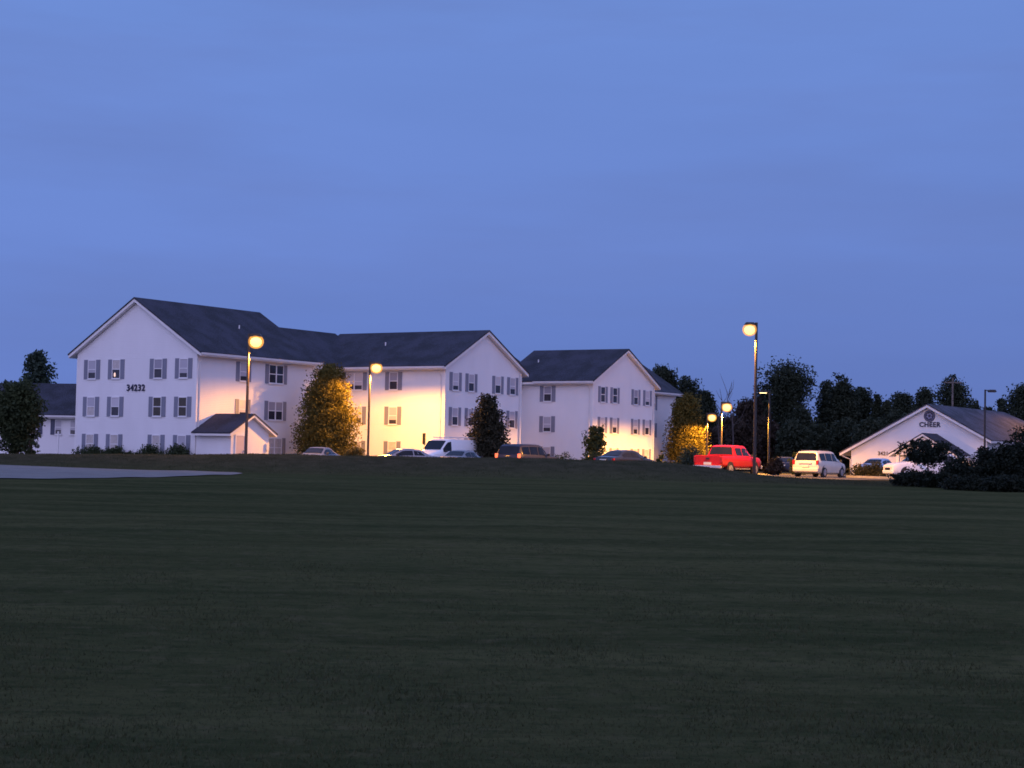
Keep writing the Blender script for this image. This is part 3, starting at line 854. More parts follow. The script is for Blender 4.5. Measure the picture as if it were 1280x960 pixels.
def car(kind, name, label, cat, px, Y, rz, paint, group=None, lit=None, extras=(), base=None, loc=None, scale=1.0):
    S = SPEC[kind]; st = S['st']
    if loc is None:
        x = X_at(px, Y); zb = PAV + .006 if base is None else base
        loc = (x, Y, zb)
    o = empty(name, loc, rz); tag(o, label, cat, group)
    o.scale = (scale,) * 3
    # body shell; for the pickup the bed is left open
    mb = MB()
    dense = []
    for a, b in zip(st, st[1:]):
        n = max(1, int((b[0] - a[0]) / .3))
        for i in range(n): dense.append([lerp(p, q, i / n) for p, q in zip(a, b)])
    dense.append(list(st[-1]))
    rings = []
    for s in dense:
        h = ring(s)
        full = [(y, z) for y, z in h] + [(-y, z) for y, z in reversed(h[1:-1])]
        rings.append([(s[0], y, z) for y, z in full])
    n = len(rings[0])
    for rg in rings: mb.v += rg
    for i in range(len(rings) - 1):
        for k in range(n):
            k2 = (k + 1) % n
            if kind == 'cab' and -2.86 <= dense[i][0] and dense[i + 1][0] <= -1.13 and k in (7, 8, 9, 10):
                continue
            mb.f.append((i * n + k, i * n + k2, (i + 1) * n + k2, (i + 1) * n + k)); mb.mi.append(0)
    mb.f.append(tuple(range(n))); mb.f.append(tuple((len(rings) - 1) * n + k for k in reversed(range(n)))); mb.mi += [0, 0]
    body = mb.build('body', M[paint], o, smooth=True, angle=38)
    if kind == 'cab':
        MB().box(-2.84, -1.16, -.84, .84, .72, .78).box(-2.86, -1.14, -.84, -.80, .78, 1.2).box(-2.86, -1.14, .80, .84, .78, 1.2).build('cargo_bed', M['black'], o)
        MB().box(-2.975, -2.90, -.86, .86, .66, 1.235).build('tailgate', M[paint], o, bevel=.02)
        MB().box(-3.0, -2.965, -.12, .12, 1.0, 1.1).build('handle', M['black'], o)
        MB().box(-3.12, -2.93, -.96, .96, .44, .62).build('rear_bumper', M['chrome'], o, bevel=.03)
        MB().box(2.9, 3.06, -.95, .95, .44, .66).build('front_bumper', M['chrome'], o, bevel=.03)
        for s in (-1, 1):
            MB().box(-1.0, 1.1, s * .97 - .03, s * .97 + .03, .40, .47).build('running_board', M['chrome'], o)
    else:
        x0, x1 = st[0][0], st[-1][0]
        wr, wf = st[1][5], st[-2][5]
        MB().box(x0 - .04, x0 + .12, -wr * .97, wr * .97, .36, .62).build('rear_bumper', M[paint], o, bevel=.05)
        MB().box(x1 - .16, x1 + .03, -wf * .95, wf * .95, .34, .56).build('front_bumper', M[paint], o, bevel=.05)
    # side glass
    for s in (-1, 1):
        for (xa, xb) in S['side']:
            g = MB(); N_ = 5; lowp, topp = [], []
            for i in range(N_ + 1):
                q = station(st, lerp(xa, xb, i / N_))
                rr = ring(q); b_, t_ = rr[5], rr[6]
                lo_t, hi_t = .10, .90
                lowp.append((q[0], s * (lerp(b_[0], t_[0], lo_t) + .012), lerp(b_[1], t_[1], lo_t)))
                topp.append((q[0], s * (lerp(b_[0], t_[0], hi_t) + .012), lerp(b_[1], t_[1], hi_t)))
            for i in range(N_): g.quad(lowp[i], lowp[i + 1], topp[i + 1], topp[i])
            g.build('side_window', M['carglass'], o)
    # windscreen and rear window
    for nm_, pr_ in (('windscreen', S['front']), ('rear_window', S['rear'])):
        if not pr_: continue
        a, b = st[pr_[0]], st[pr_[1]]
        g = MB(); rows = []
        out = .014 if nm_ == 'windscreen' else -.014
        for t in (.08, .36, .64, .92):
            q = [lerp(p, r_, t) for p, r_ in zip(a, b)]
            zt = q[3] + .004; w = q[6]
            rows.append([(q[0] + out, w * f * .93, zt + .012 - (.02 if abs(f) > .9 else 0)) for f in (-1, -.6, 0, .6, 1)])
        for i in range(3):
            for k in range(4): g.quad(rows[i][k], rows[i][k + 1], rows[i + 1][k + 1], rows[i + 1][k])
        g.build(nm_, M['carglass'], o, smooth=True)
    # wheels
    r = S['r']
    for xa in S['axles']:
        q = station(st, xa); wy = q[5] + .004
        for s in (-1, 1):
            MB().lathe((xa, s * (wy - .012), r + .03), [(r + .09, -.006), (r + .09, .006)], 22, 'Y').build('wheel_arch', M['black'], o)
            wh = MB().lathe((xa, s * (wy - .09), r), [(r * .72, -.11), (r * .96, -.10), (r, -.06), (r, .06), (r * .96, .11), (r * .66, .115)], 22, 'Y').build('wheel', M['tyre'], o, smooth=True, angle=50)
            rm = MB()
            yo = s * (wy + .03)
            rm.lathe((xa, yo, r), [(r * .66, -.008), (r * .66, .008)], 20, 'Y')
            for k in range(5):
                a = 2 * math.pi * k / 5 + .2
                d = Vector((math.cos(a), 0, math.sin(a))); pz = Vector((-math.sin(a), 0, math.cos(a)))
                c = Vector((xa, yo + s * .014, r))
                rm.quad(c + pz * .05, c + d * r * .6 + pz * .035, c + d * r * .6 - pz * .035, c - pz * .05)
            rm.build('rim', M['rim'], wh)
    # lights, mirrors, plate
    f, e = st[-2], st[1]
    for s in (-1, 1):
        MB().box(f[0] - .10, f[0] + .07, s * f[5] * .62 - .17, s * f[5] * .62 + .17, f[2] - .17, f[2] - .02).build('headlight', M['lens_clear'], o, bevel=.02)
        zt_, zb_ = (e[2] + .12, e[2] - .16) if kind in ('minivan', 'suv') else ((1.16, .80) if kind == 'cab' else (e[2] - .04, e[2] - .22))
        if kind == 'van': zt_, zb_ = 1.25, .8
        MB().box(e[0] - .075, e[0] + .06, s * e[5] * .90 - .085, s * e[5] * .90 + .085, zb_, zt_).build('taillight', M[lit or 'lens_red'], o, bevel=.015)
        i_ = S['front'][1]
        mx_ = st[i_]
        MB().box(mx_[0] - .42, mx_[0] - .28, s * (mx_[5] + .02) - .0 if s > 0 else s * (mx_[5] + .17), s * (mx_[5] + .17) if s > 0 else s * (mx_[5] + .02), mx_[2] + .02, mx_[2] + .17).build('mirror', M['black' if paint != 'white' else 'black'], o, bevel=.02)
    pm = 'lit_plate' if lit else 'plate'
    px_ = st[0][0] - (.055 if kind != 'cab' else .06)
    MB().box(px_ - .015, px_, -.26, .26, .66, .82).build('number_plate', M[pm if kind != 'cab' else 'plate'], o)
    MB().box(f[0] + .0, f[0] + .085, -.4, .4, .58, .74).build('grille', M['black'], o)
    return o


AWAY = math.atan2(.8407, .5415)          # heading along the stalls, away from the lawn
TOW = AWAY + math.pi
G = 'cars parked in the lot'
car('cab', 'pickup_truck', 'bright red crew-cab pickup seen from behind at the end of the grass bank', 'pickup truck', 911, 119.5, AWAY, 'red', scale=1.04)
mv = car('minivan', 'minivan', 'pale silver minivan parked right of the black lamp pole, lit golden', 'minivan', 1025, 121.5, AWAY, 'champagne')
for s in (-1, 1):
    MB().tube([(-1.7, s * .62, 1.79), (.1, s * .62, 1.80)], .022, 6).build('roof_rail', M['black'], mv)
MB().box(-2.50, -2.40, -.45, .45, .90, .97).build('hatch_trim', M['plate'], mv)
car('suv', 'sport_utility_vehicle', 'dark navy sport utility vehicle with glowing tail lights and lit number plate', 'suv', 660, 113.5, AWAY, 'navy', lit='lit_red', base=PAV - .02)
wv = car('van', 'cargo_van', 'white windowless cargo van facing left beside the corner of the lit wall', 'van', 559, 125.5, TOW - .10, 'white')
mb = MB()
for x in (-2.2, -1.2, -.2, .5):
    mb.box(x - .03, x + .03, -.85, .85, 2.16, 2.20)
for s in (-1, 1):
    mb.box(-2.5, .7, s * .8 - .025, s * .8 + .025, 2.20, 2.24)
    for x in (-2.2, -.2): mb.box(x - .03, x + .03, s * .8 - .03, s * .8 + .03, 2.02, 2.18)
mb.build('roof_rack', M['gutter'], wv)
car('sedan', 'parked_car', 'silver car with only its domed roof showing above the bank under the big tree', 'car', 398, 112, -math.pi / 2 - .25, 'silver', G, scale=.88)
car('sedan', 'parked_car', 'grey sedan roof showing above the bank left of the white van', 'car', 504, 116, TOW - .5, 'pale', G, scale=.91)
car('sedan', 'parked_car', 'pale sedan roof showing above the bank just in front of the white van', 'car', 580, 112, AWAY + .15, 'silver', G, scale=.88)
car('sedan', 'parked_car', 'black car half hidden by the bank right of the small ragged tree', 'car', 782, 120, AWAY - .15, 'dark', G, base=PAV + .1)
car('sedan', 'parked_car', 'light blue car with its roof above the lit hedge by the low hall', 'car', 1100, 141, AWAY, 'lightblue', G)
car('suv', 'parked_car', 'white car half hidden behind the dark bushes in front of the low hall', 'car', 1151, 121, TOW - .8, 'white', G)
car('sedan', 'parked_car', 'dark blue car glimpsed between the round bush and the yellow-lit bush', 'car', 982, 150, AWAY + .3, 'navy', G)


# ------------------------------------------------------------------ vegetation
def leaves(rng, blobs, n, size, clump=26, spread=.30, droop=.0):
    """leaf quads in clumps through a set of ellipsoids: blobs = [(cx,cy,cz,rx,ry,rz)]"""
    B = np.array(blobs, float)
    vol = (B[:, 3] * B[:, 4] * B[:, 5]) ** .75
    k = max(6, n // clump)
    bi = rng.choice(len(B), k, p=vol / vol.sum())
    d = rng.normal(size=(k, 3)); d /= np.linalg.norm(d, axis=1)[:, None]
    rad = rng.uniform(.25, 1.02, k) ** .55
    cc = B[bi, :3] + d * B[bi, 3:] * rad[:, None]
    mean_r = B[bi, 3:].mean(1)
    m = rng.integers(int(clump * .5), int(clump * 1.5), k)
    idx = np.repeat(np.arange(k), m)
    N_ = len(idx)
    sg = (mean_r * spread * rng.uniform(.5, 1.3, k))[idx]
    P = cc[idx] + np.clip(rng.normal(size=(N_, 3)), -1.5, 1.5) * sg[:, None] * np.array([1, 1, .75])
    a = rng.normal(size=(N_, 3)); a /= np.linalg.norm(a, axis=1)[:, None]
    b = np.cross(a, rng.normal(size=(N_, 3))); b /= np.linalg.norm(b, axis=1)[:, None]
    s = size * rng.uniform(.6, 1.3, N_)
    a *= (s * .75)[:, None]; b *= (s * .42)[:, None]
    V = np.stack([P - a, P + b * .9 - a * .1, P + a, P - b * .9 - a * .1], 1).reshape(-1, 3)
    Fc = np.arange(N_ * 4).reshape(-1, 4)
    return V, Fc


def tree(name, label, cat, px, Y, top_y, width_px, leafm, seed, n=9000, size=.22, base=None, crown_lo=.12, shape='oval', group=None, trunk_r=.14, nblob=26, lean=0, spread=.3, x=None, h=None, clump=26, depth=1.0):
    rng = np.random.default_rng(seed)
    X = X_at(px, Y) if x is None else x
    bz = tz(X, Y) if base is None else base
    H = (at(px, top_y, Y).z - bz) if h is None else h
    Wd = width_px * Y / F_PX
    o = empty(name, (X, Y, bz)); tag(o, label, cat, group)
    z0 = H * crown_lo; hc = H - z0
    blobs = []
    for i in range(nblob):
        t = (i + .5) / nblob
        if shape == 'oval': w = math.sin(math.pi * min(1, (t * .88 + .10))) ** .6
        elif shape == 'cone': w = (1 - t) ** .75 * .95 + .05
        elif shape == 'pear': w = float(np.interp(t, [0, .12, .28, .5, .72, .88, 1], [.86, .98, 1.0, .88, .70, .56, .34]))
        elif shape == 'round': w = math.sqrt(max(.03, 1 - (2 * t - 1) ** 2))
        elif shape == 'top': w = .40 + .60 * t if t < .7 else max(.2, 1 - ((t - .7) / .3) ** 2 * .75)
        else: w = .8
        a = i * 2.399 + rng.uniform(-.5, .5)
        rr = Wd * .5 * w
        br = rr * rng.uniform(.38, .56) + .04 * hc
        br = min(br, hc * .22)
        off = max(0, rr - br) * rng.uniform(.75, 1.1)
        cz = z0 + hc * t
        cz = min(cz, H - br * .85)
        blobs.append((off * math.cos(a) + lean * t * H, off * math.sin(a) * depth, cz, br, br * .95, br * .95))
    for t in (.2, .4, .6):
        blobs.append((lean * t * H, 0, z0 + hc * t, Wd * .24, Wd * .24, hc * .2))
    V, Fc = leaves(rng, blobs, n, size, clump, spread)
    V[:, 2] = np.maximum(V[:, 2], .05)
    np_mesh('crown', V, Fc, leafm, o)
    mb = MB()
    mb.tube([(0, 0, -.3), (lean * .2 * H, 0, H * .3), (lean * .6 * H, .02, H * .65), (lean * .85 * H, 0, H * .88)], [trunk_r * 1.25, trunk_r, trunk_r * .6, trunk_r * .2], 8)
    for i in range(0, nblob, 2):
        b_ = blobs[i]
        zb = max(H * .12, b_[2] * .72)
        mb.tube([(lean * zb, 0, zb), (b_[0] * .5, b_[1] * .5, (zb + b_[2]) * .5 + .05), (b_[0], b_[1], b_[2])], [trunk_r * .4, trunk_r * .25, trunk_r * .1], 5)
    mb.build('trunk', M['bark'], o, smooth=True, recalc=False)
    return o


def shrub(name, label, px, Y, top_y, width_px, leafm, seed, n=2500, size=.12, base=None, group=None, depth=1.0, cat='bush', lift=0.0, stems=True):
    rng = np.random.default_rng(seed)
    X = X_at(px, Y); bz = tz(X, Y) if base is None else base
    H = at(px, top_y, Y).z - bz
    Wd = width_px * Y / F_PX
    o = empty(name, (X, Y, bz)); tag(o, label, cat, group)
    blobs = []
    nb = 14
    for i in range(nb):
        a = i * 2.399; q = math.sqrt((i + .5) / nb)
        top = H * (1 - .45 * q * q) * rng.uniform(.82, 1.0)
        r = min(Wd * .20, H * .42)
        zc = max(r * .7 + lift, top - r)
        blobs.append((q * (Wd * .5 - r * .8) * math.cos(a), q * (Wd * .5 - r * .8) * math.sin(a) * depth, zc, r, r, r * .95))
        if zc > r * 1.6 + lift: blobs.append((q * (Wd * .5 - r) * math.cos(a), q * (Wd * .5 - r) * math.sin(a) * depth, max(lift, zc * .5), r, r, r))
    V, Fc = leaves(rng, blobs, n, size, 22, .34)
    V[:, 2] = np.maximum(V[:, 2], .02)
    np_mesh('foliage', V, Fc, leafm, o)
    mb = MB()
    for i in range(0, nb, 2):
        b_ = blobs[min(i, len(blobs) - 1)]
        mb.tube([(b_[0] * .15, b_[1] * .15, -.1), (b_[0] * .6, b_[1] * .6, b_[2] * .55), (b_[0], b_[1], b_[2])], [.05, .035, .015], 5)
    mb.build('stem', M['bark'], o, recalc=False)
    return o


# trees standing in the lot
tree('pear_tree', 'big rounded leafy tree lit orange on its right side by the lamp', 'tree', 408, 135.2, 456, 80, M['leafA'], 11, n=56000, size=.125, shape='pear', crown_lo=.03, trunk_r=.16, nblob=44, spread=.34)
tree('maple_tree', 'dark maroon tree between the white van and the navy vehicle', 'tree', 609, 127, 495, 52, M['leafB'], 12, n=15000, size=.15, shape='oval', crown_lo=.05, nblob=34, spread=.36)
tree('small_tree', 'small ragged sparse tree at the corner of the second white gable', 'tree', 744, 141, 530, 32, M['leafC'], 13, n=3400, size=.15, shape='oval', crown_lo=.22, nblob=16, trunk_r=.07, spread=.36)
tree('pear_tree', 'dark rounded tree with its right edge lit yellow by the short lamp', 'tree', 857, 181, 493, 60, M['leafA'], 14, n=26000, size=.16, shape='pear', crown_lo=.03, nblob=40, spread=.34)
tree('round_tree', 'dark round-crowned tree on a short trunk at the left edge', 'tree', 20, 118, 478, 68, M['leafC'], 15, n=16000, size=.17, shape='round', crown_lo=.16, nblob=36)
tree('tall_tree', 'tall loose tree rising behind the annex roof at the left', 'tree', 43, 185, 438, 46, M['leafH'], 16, n=9000, size=.3, shape='oval', crown_lo=.12, nblob=30)
tree('tall_tree', 'low thin-topped tree behind the round dark tree at the far left', 'tree', 6, 180, 478, 40, M['leafH'], 17, n=5000, size=.3, shape='oval', nblob=20)

# woodland behind
wl = [  # px, top_y, width, Y, shape, leaf, label
    (826, 461, 34, 225, 'top', 'D', 'dark treetop showing just over the far roof end of the long building'),
    (858, 472, 42, 230, 'oval', 'D', 'loose dark tree behind the rounded tree beside the short lamp'),
    (880, 489, 26, 232, 'oval', 'D', 'low dark tree right behind the yellow-lit tree edge'),
    (908, 522, 44, 236, 'round', 'E', 'reddish low tree behind the lamp over the pickup roof'),
    (934, 500, 46, 240, 'oval', 'E', 'reddish brown tree just left of the black lamp pole'),
    (952, 488, 30, 246, 'oval', 'E', 'thin brown tree directly behind the black lamp pole'),
    (982, 456, 60, 238, 'top', 'D', 'tallest woodland tree with a wide flat crown right of the black pole'),
    (1000, 512, 34, 232, 'round', 'D', 'dark low tree under the tallest woodland crown'),
    (1034, 478, 26, 243, 'oval', 'D', 'ragged twin-topped tree above the minivan'),
    (1052, 470, 30, 240, 'oval', 'D', 'tall ragged tree above the minivan, right of its twin'),
    (1074, 487, 30, 246, 'top', 'D', 'leaning ragged tree above the left corner of the hall roof'),
    (1097, 493, 16, 240, 'cone', 'D', 'pointed dark conifer left of the hall gable'),
    (1108, 502, 18, 238, 'cone', 'D', 'short pointed conifer beside the taller one'),
    (1126, 493, 38, 243, 'round', 'D', 'bushy dark tree over the left slope of the hall roof'),
    (1154, 487, 30, 246, 'oval', 'D', 'dark tree directly behind the peak of the hall'),
    (1192, 472, 38, 236, 'round', 'D', 'round tree behind the utility pole'),
    (1217, 502, 26, 250, 'round', 'D', 'low dark tree right of the round tree over the hall ridge'),
    (1236, 508, 20, 250, 'oval', 'D', 'small dark tree behind the unlit lamp pole'),
    (1251, 500, 12, 245, 'cone', 'D', 'slim conifer over the lit end of the hall roof'),
    (1278, 483, 46, 240, 'round', 'D', 'large dark tree at the right edge of the picture'),
    (1312, 478, 50, 242, 'round', 'D', 'large dark tree beyond the right edge of the picture'),
]
for i, (px, ty, w, Y, shp, lf, lab) in enumerate(wl):
    tree('woodland_tree', lab, 'tree', px, Y, ty, w * 1.22, M['leaf' + lf], 100 + i, n=15000, size=.27, shape=shp, crown_lo=.08 if shp != 'top' else .30, nblob=24, base=.95, group='trees behind the car park', trunk_r=.25, spread=.52, clump=40)
# denser lower row that closes the view under those crowns
for i, (px, ty, w, lab) in enumerate([
    (893, 538, 44, 'low dark understorey tree behind the two lit lamps'), (925, 530, 48, 'brown understorey tree behind the pickup cab'),
    (958, 524, 46, 'dark understorey tree behind the faint slim lamp'), (992, 528, 46, 'dark understorey tree above the round bush'),
    (1022, 532, 44, 'dark understorey tree above the minivan roof'), (1054, 528, 46, 'dark understorey tree at the tip of the hall eave'),
    (1088, 524, 46, 'dark understorey tree behind the middle of the hall left slope'), (1120, 518, 46, 'dark understorey tree behind the upper hall left slope')]):
    tree('woodland_tree', lab, 'tree', px, 215 + (i % 3) * 3, ty, w, M['leafE' if i < 3 else 'leafD'], 200 + i, n=13000, size=.3, shape='round', crown_lo=0.0, nblob=30, base=.95, group='trees behind the car park', trunk_r=.2, spread=.4)


def dead_tree(px, Y, top_y, seed, label):
    rng = random.Random(seed)
    p = at(px, 560, Y); H = at(px, top_y, Y).z - .95
    o = empty('bare_tree', (p.x, Y, .95)); tag(o, label, 'tree', 'bare trees')
    tr = MB(); brn = MB()
    pts = [(0, 0, -.3)]
    for i in range(1, 6):
        pts.append((rng.uniform(-.35, .35) - .12 * i, rng.uniform(-.3, .3), H * i / 5))
    tr.tube(pts, [.14, .11, .09, .07, .04, .015], 6)
    for i in range(9):
        z = H * rng.uniform(.45, .9); a = rng.uniform(0, 6.28); l = rng.uniform(.8, 2.2)
        k = min(4, int(z / H * 5)); f = z / H * 5 - k
        b = Vector(pts[k]).lerp(Vector(pts[k + 1]), f)
        q = b + Vector((math.cos(a) * l * .5, math.sin(a) * l * .5, l * .55))
        e = q + Vector((math.cos(a + .6) * l * .35, math.sin(a + .6) * l * .3, l * .7))
        brn.tube([b, q, e], [.04, .025, .01], 5)
    tr.build('trunk', M['bark_dead'], o, recalc=False); brn.build('branch', M['bark_dead'], o, recalc=False)


dead_tree(917, 205, 478, 5, 'taller bare dead tree with forked top above the lamp behind the pickup')
dead_tree(904, 208, 486, 8, 'thin bare dead tree left of the taller forked one')

# shrubs
gb = 'foundation shrubs along the first white gable'
for i, (px, ty, w, lab) in enumerate([(112, 554, 50, 'dark shrub under the leftmost ground floor window of the first gable'), (143, 555, 38, 'dark shrub under the second ground floor window of the first gable'),
                                      (161, 563, 16, 'tiny low shrub below the middle of the first gable'), (187, 553, 48, 'wide dark shrub left of the third ground floor window of the first gable'),
                                      (222, 553, 46, 'dark shrub at the right end of the first gable wall')]):
    Yw = BO.y + (px - 245) / 149 * 12 * -.0 + (245 - px) / 149 * 6.5 - 1.2
    shrub('shrub', lab, px, Yw, ty, w, M['leafC'], 300 + i, n=4200, size=.1, base=.9, group=gb)
shrub('shrub', 'dark rounded shrub at the foot of the left-edge tree', 37, 116, 541, 22, M['leafC'], 310, n=1600, size=.1)
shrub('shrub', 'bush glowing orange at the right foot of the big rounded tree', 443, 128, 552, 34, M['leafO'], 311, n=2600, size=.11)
shrub('shrub', 'dark bush under the small ragged tree', 742, 136, 556, 40, M['leafC'], 312, n=2200, size=.12)
shrub('shrub', 'low dark planting along the wall between the navy vehicle and the small tree', 702, 140, 563, 44, M['leafC'], 313, n=1600, size=.1, base=1.0)
shrub('shrub', 'grey-green bush in front of the yellow-edged rounded tree', 862, 138, 556, 40, M['leafH'], 314, n=3200, size=.13)
shrub('shrub', 'narrow dark bush at the right corner of the second white gable', 826, 150, 562, 12, M['leafC'], 315, n=1200, size=.12)
shrub('shrub', 'dark reddish round bush between the pickup and the minivan', 968, 136, 568, 30, M['leafE'], 316, n=2600, size=.13)
shrub('shrub', 'bright yellow-lit bush directly behind the minivan', 996, 134, 562, 22, M['leafY'], 317, n=2600, size=.12)
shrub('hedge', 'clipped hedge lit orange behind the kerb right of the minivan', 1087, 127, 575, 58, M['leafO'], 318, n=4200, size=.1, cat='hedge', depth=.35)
fb = 'dark bushes at the right edge of the lawn'
for i, (px, ty, w, Y, lf, n, lab) in enumerate([
    (1137, 586, 46, 87, 'C', 4200, 'low dark bush at the left end of the bushes on the lawn edge'),
    (1168, 584, 50, 86, 'C', 4600, 'low dark bush in front of the white car'),
    (1202, 563, 62, 85, 'C', 8000, 'dark bush right of the white car'),
    (1238, 553, 62, 84, 'C', 9000, 'tall dark bush at the foot of the unlit lamp'),
    (1264, 536, 62, 83, 'C', 9000, 'tall spreading dark bush second from the right edge'),
    (1292, 518, 72, 82, 'C', 10000, 'tallest dark bush at the right edge of the picture'),
    (1210, 592, 70, 80, 'C', 5200, 'low front bush below the tall dark bush by the unlit lamp'),
    (1262, 590, 80, 79, 'C', 6000, 'low front bush in the right bottom of the dark bushes')]):
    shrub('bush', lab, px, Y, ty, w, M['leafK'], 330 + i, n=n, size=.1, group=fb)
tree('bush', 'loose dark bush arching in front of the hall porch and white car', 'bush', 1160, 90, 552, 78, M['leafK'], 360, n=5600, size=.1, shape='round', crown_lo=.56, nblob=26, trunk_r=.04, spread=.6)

# kerb in front of the hedge
kb = MB()
p0, p1 = Vector((22.6, 122.9, PAV)), Vector((25.3, 116.4, PAV))
d = (p1 - p0).normalized(); nn = Vector((-d.y, d.x, 0)) * .09
kb.prism([p0 - nn - Vector((0, 0, .1)), p1 - nn - Vector((0, 0, .1)), p1 + nn - Vector((0, 0, .1)), p0 + nn - Vector((0, 0, .1))], (0, 0, .25))
tag(kb.build('kerb', M['concrete'], bevel=.02), kind='structure')

# ------------------------------------------------------------------ grass blades
rng = np.random.default_rng(3)


def grass(n, y0, y1, hmin, hmax, wid, power):
    y = y0 * (y1 / y0) ** rng.uniform(0, 1, n) if power else rng.uniform(y0, y1, n)
    x = rng.uniform(-.325, .325, n) * y
    z = TZ(x, y)
    h = rng.uniform(hmin, hmax, n) * (0.7 + .6 * (np.sin(x * 1.3 + y * .7) * np.sin(y * 1.1 - x * .4) * .5 + .5))
    if power: h = h * np.clip((46 - y) / 28, .12, 1)
    a = rng.uniform(0, 2 * np.pi, n)
    w = wid * (1 + y / 60)
    dx, dy = np.cos(a) * w, np.sin(a) * w
    lx, ly = rng.normal(size=n) * h * .6, rng.normal(size=n) * h * .6
    V = np.stack([np.stack([x - dx, y - dy, z - .01], 1), np.stack([x + dx, y + dy, z - .01], 1), np.stack([x + lx, y + ly, z + h], 1)], 1).reshape(-1, 3)
    return V


in_lot = lambda V: None
V = np.concatenate([grass(120000, 9.0, 46, .010, .028, .005, True), grass(36000, 88, 98, .02, .055, .007, False)])
T = V.reshape(-1, 3, 3)
cx_, cy_ = T[:, 0, 0], T[:, 0, 1]
paved = (cx_ < np.interp(cy_, [46, 56, 64.2, 69, 77.5, 81, 84.5, 86.8, 88.2, 89.5], [-60, -26, -18.2, -15.2, -13.2, -12, -11.2, -13.3, -18, -28])) & (cy_ > 46) & (cy_ < 89)
V = T[~paved].reshape(-1, 3)
gm = leaf_mat('grass_blades', (0.030, 0.042, 0.017), (0.058, 0.062, 0.026), 1.2)
go = np_mesh('grass', V, np.arange(len(V)).reshape(-1, 3), gm)
tag(go, 'short dark grass of the mown lawn and the rough bank', 'grass', kind='stuff')

# ------------------------------------------------------------------ world: dusk sky with the afterglow behind us
w = bpy.data.worlds.new('World'); sc.world = w; w.use_nodes = True
nt = w.node_tree; N = nt.nodes.new; L = nt.links.new
bg = nt.nodes['Background']
tc = N('ShaderNodeTexCoord')
sp = N('ShaderNodeSeparateXYZ'); L(tc.outputs['Generated'], sp.inputs[0])
rp = N('ShaderNodeValToRGB'); L(sp.outputs['Z'], rp.inputs['Fac'])
el = rp.color_ramp.elements
el[0].position = 0.0; el[0].color = (0.124, 0.178, 0.470, 1)
el[1].position = 1.0; el[1].color = (0.20, 0.34, 0.85, 1)
for pos, c in ((0.05, (0.128, 0.205, 0.545, 1)), (0.12, (0.144, 0.238, 0.612, 1)), (0.25, (0.156, 0.270, 0.672, 1))):
    e = el.new(pos); e.color = c
mp = N('ShaderNodeMapping'); mp.inputs['Scale'].default_value = (1.0, 1.0, 6.0); mp.inputs['Rotation'].default_value = (0, R(4), 0)
L(tc.outputs['Generated'], mp.inputs['Vector'])
no = N('ShaderNodeTexNoise'); no.inputs['Scale'].default_value = 2.4; no.inputs['Detail'].default_value = 6; no.inputs['Roughness'].default_value = .5
L(mp.outputs['Vector'], no.inputs['Vector'])
mr = N('ShaderNodeMapRange'); mr.inputs['From Min'].default_value = .3; mr.inputs['From Max'].default_value = .7
mr.inputs['To Min'].default_value = .945; mr.inputs['To Max'].default_value = 1.055
L(no.outputs['Fac'], mr.inputs['Value'])
mu = N('ShaderNodeVectorMath'); mu.operation = 'SCALE'
lr = N('ShaderNodeMapRange'); lr.inputs['From Min'].default_value = -.3; lr.inputs['From Max'].default_value = .3
lr.inputs['To Min'].default_value = 1.06; lr.inputs['To Max'].default_value = .95
L(sp.outputs['X'], lr.inputs['Value'])
mm = N('ShaderNodeMath'); mm.operation = 'MULTIPLY'
L(mr.outputs['Result'], mm.inputs[0]); L(lr.outputs['Result'], mm.inputs[1])
L(rp.outputs['Color'], mu.inputs[0]); L(mm.outputs[0], mu.inputs['Scale'])
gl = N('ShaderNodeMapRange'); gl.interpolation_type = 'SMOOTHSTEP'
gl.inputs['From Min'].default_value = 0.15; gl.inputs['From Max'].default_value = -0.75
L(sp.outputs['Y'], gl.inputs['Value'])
mx = N('ShaderNodeMix'); mx.data_type = 'RGBA'
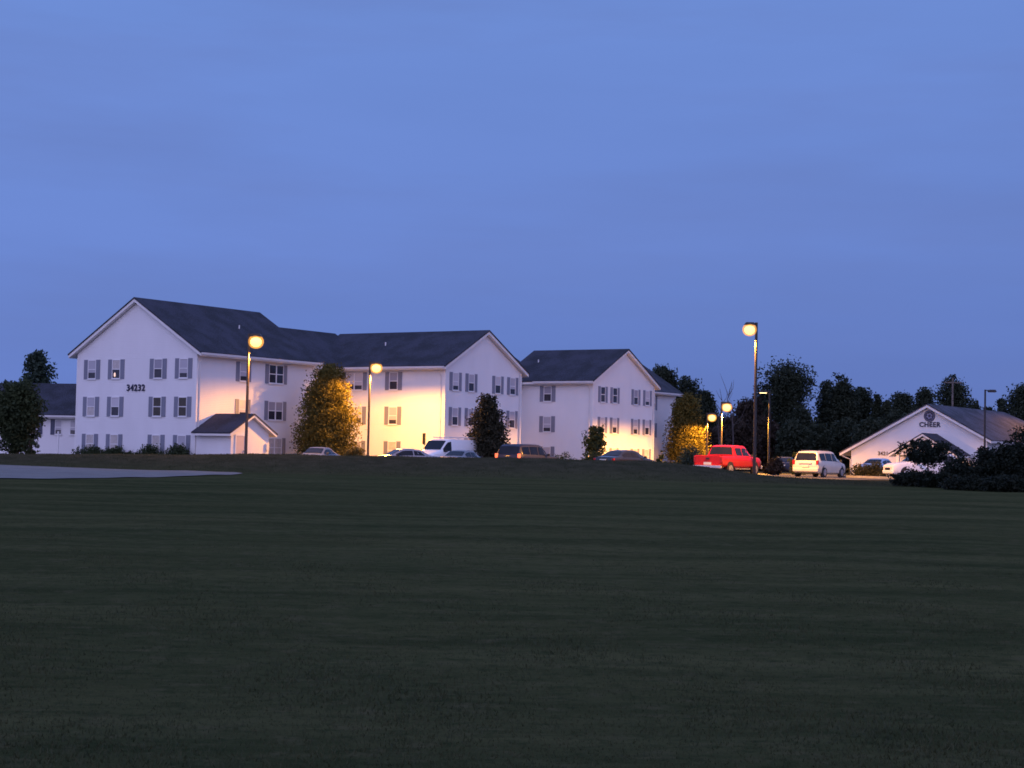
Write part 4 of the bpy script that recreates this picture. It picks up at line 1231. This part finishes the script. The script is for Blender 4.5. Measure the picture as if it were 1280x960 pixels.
L(gl.outputs['Result'], mx.inputs['Factor']); L(mu.outputs['Vector'], mx.inputs['A'])
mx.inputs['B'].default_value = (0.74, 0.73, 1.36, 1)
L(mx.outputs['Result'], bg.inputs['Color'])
# broad, faint stratus bands, a little greyer than the clear sky
n3 = N('ShaderNodeTexNoise'); n3.inputs['Scale'].default_value = 3.6; n3.inputs['Detail'].default_value = 7; n3.inputs['Roughness'].default_value = .55
mp3 = N('ShaderNodeMapping'); mp3.inputs['Scale'].default_value = (.8, .8, 5.0); mp3.inputs['Rotation'].default_value = (0, R(-7), 0)
mp3.inputs['Location'].default_value = (.3, .1, .7)
L(tc.outputs['Generated'], mp3.inputs['Vector']); L(mp3.outputs['Vector'], n3.inputs['Vector'])
m3 = N('ShaderNodeMapRange'); m3.inputs['From Min'].default_value = .46; m3.inputs['From Max'].default_value = .72
m3.inputs['To Min'].default_value = 0; m3.inputs['To Max'].default_value = .45
L(n3.outputs['Fac'], m3.inputs['Value'])
x3 = N('ShaderNodeMix'); x3.data_type = 'RGBA'
L(m3.outputs['Result'], x3.inputs['Factor']); L(mu.outputs['Vector'], x3.inputs['A']); x3.inputs['B'].default_value = (.135, .195, .475, 1)
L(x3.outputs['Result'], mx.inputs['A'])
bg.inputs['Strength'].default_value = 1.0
# last of the afterglow behind the camera: a very weak, very wide sun
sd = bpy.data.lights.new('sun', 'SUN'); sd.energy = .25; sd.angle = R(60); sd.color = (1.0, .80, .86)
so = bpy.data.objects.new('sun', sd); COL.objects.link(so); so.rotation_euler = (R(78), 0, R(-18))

# ------------------------------------------------------------------ render settings
sc.view_settings.view_transform = 'Standard'
sc.view_settings.look = 'None'
sc.view_settings.exposure = 0
sc.view_settings.gamma = 1
sc.view_settings.use_curve_mapping = False
sc.render.engine = 'CYCLES'
sc.cycles.use_denoising = True
sc.cycles.filter_width = 1.7
sc.cycles.max_bounces = 5
sc.cycles.diffuse_bounces = 2
sc.cycles.glossy_bounces = 2
sc.cycles.transmission_bounces = 2
sc.cycles.sample_clamp_indirect = 4.0
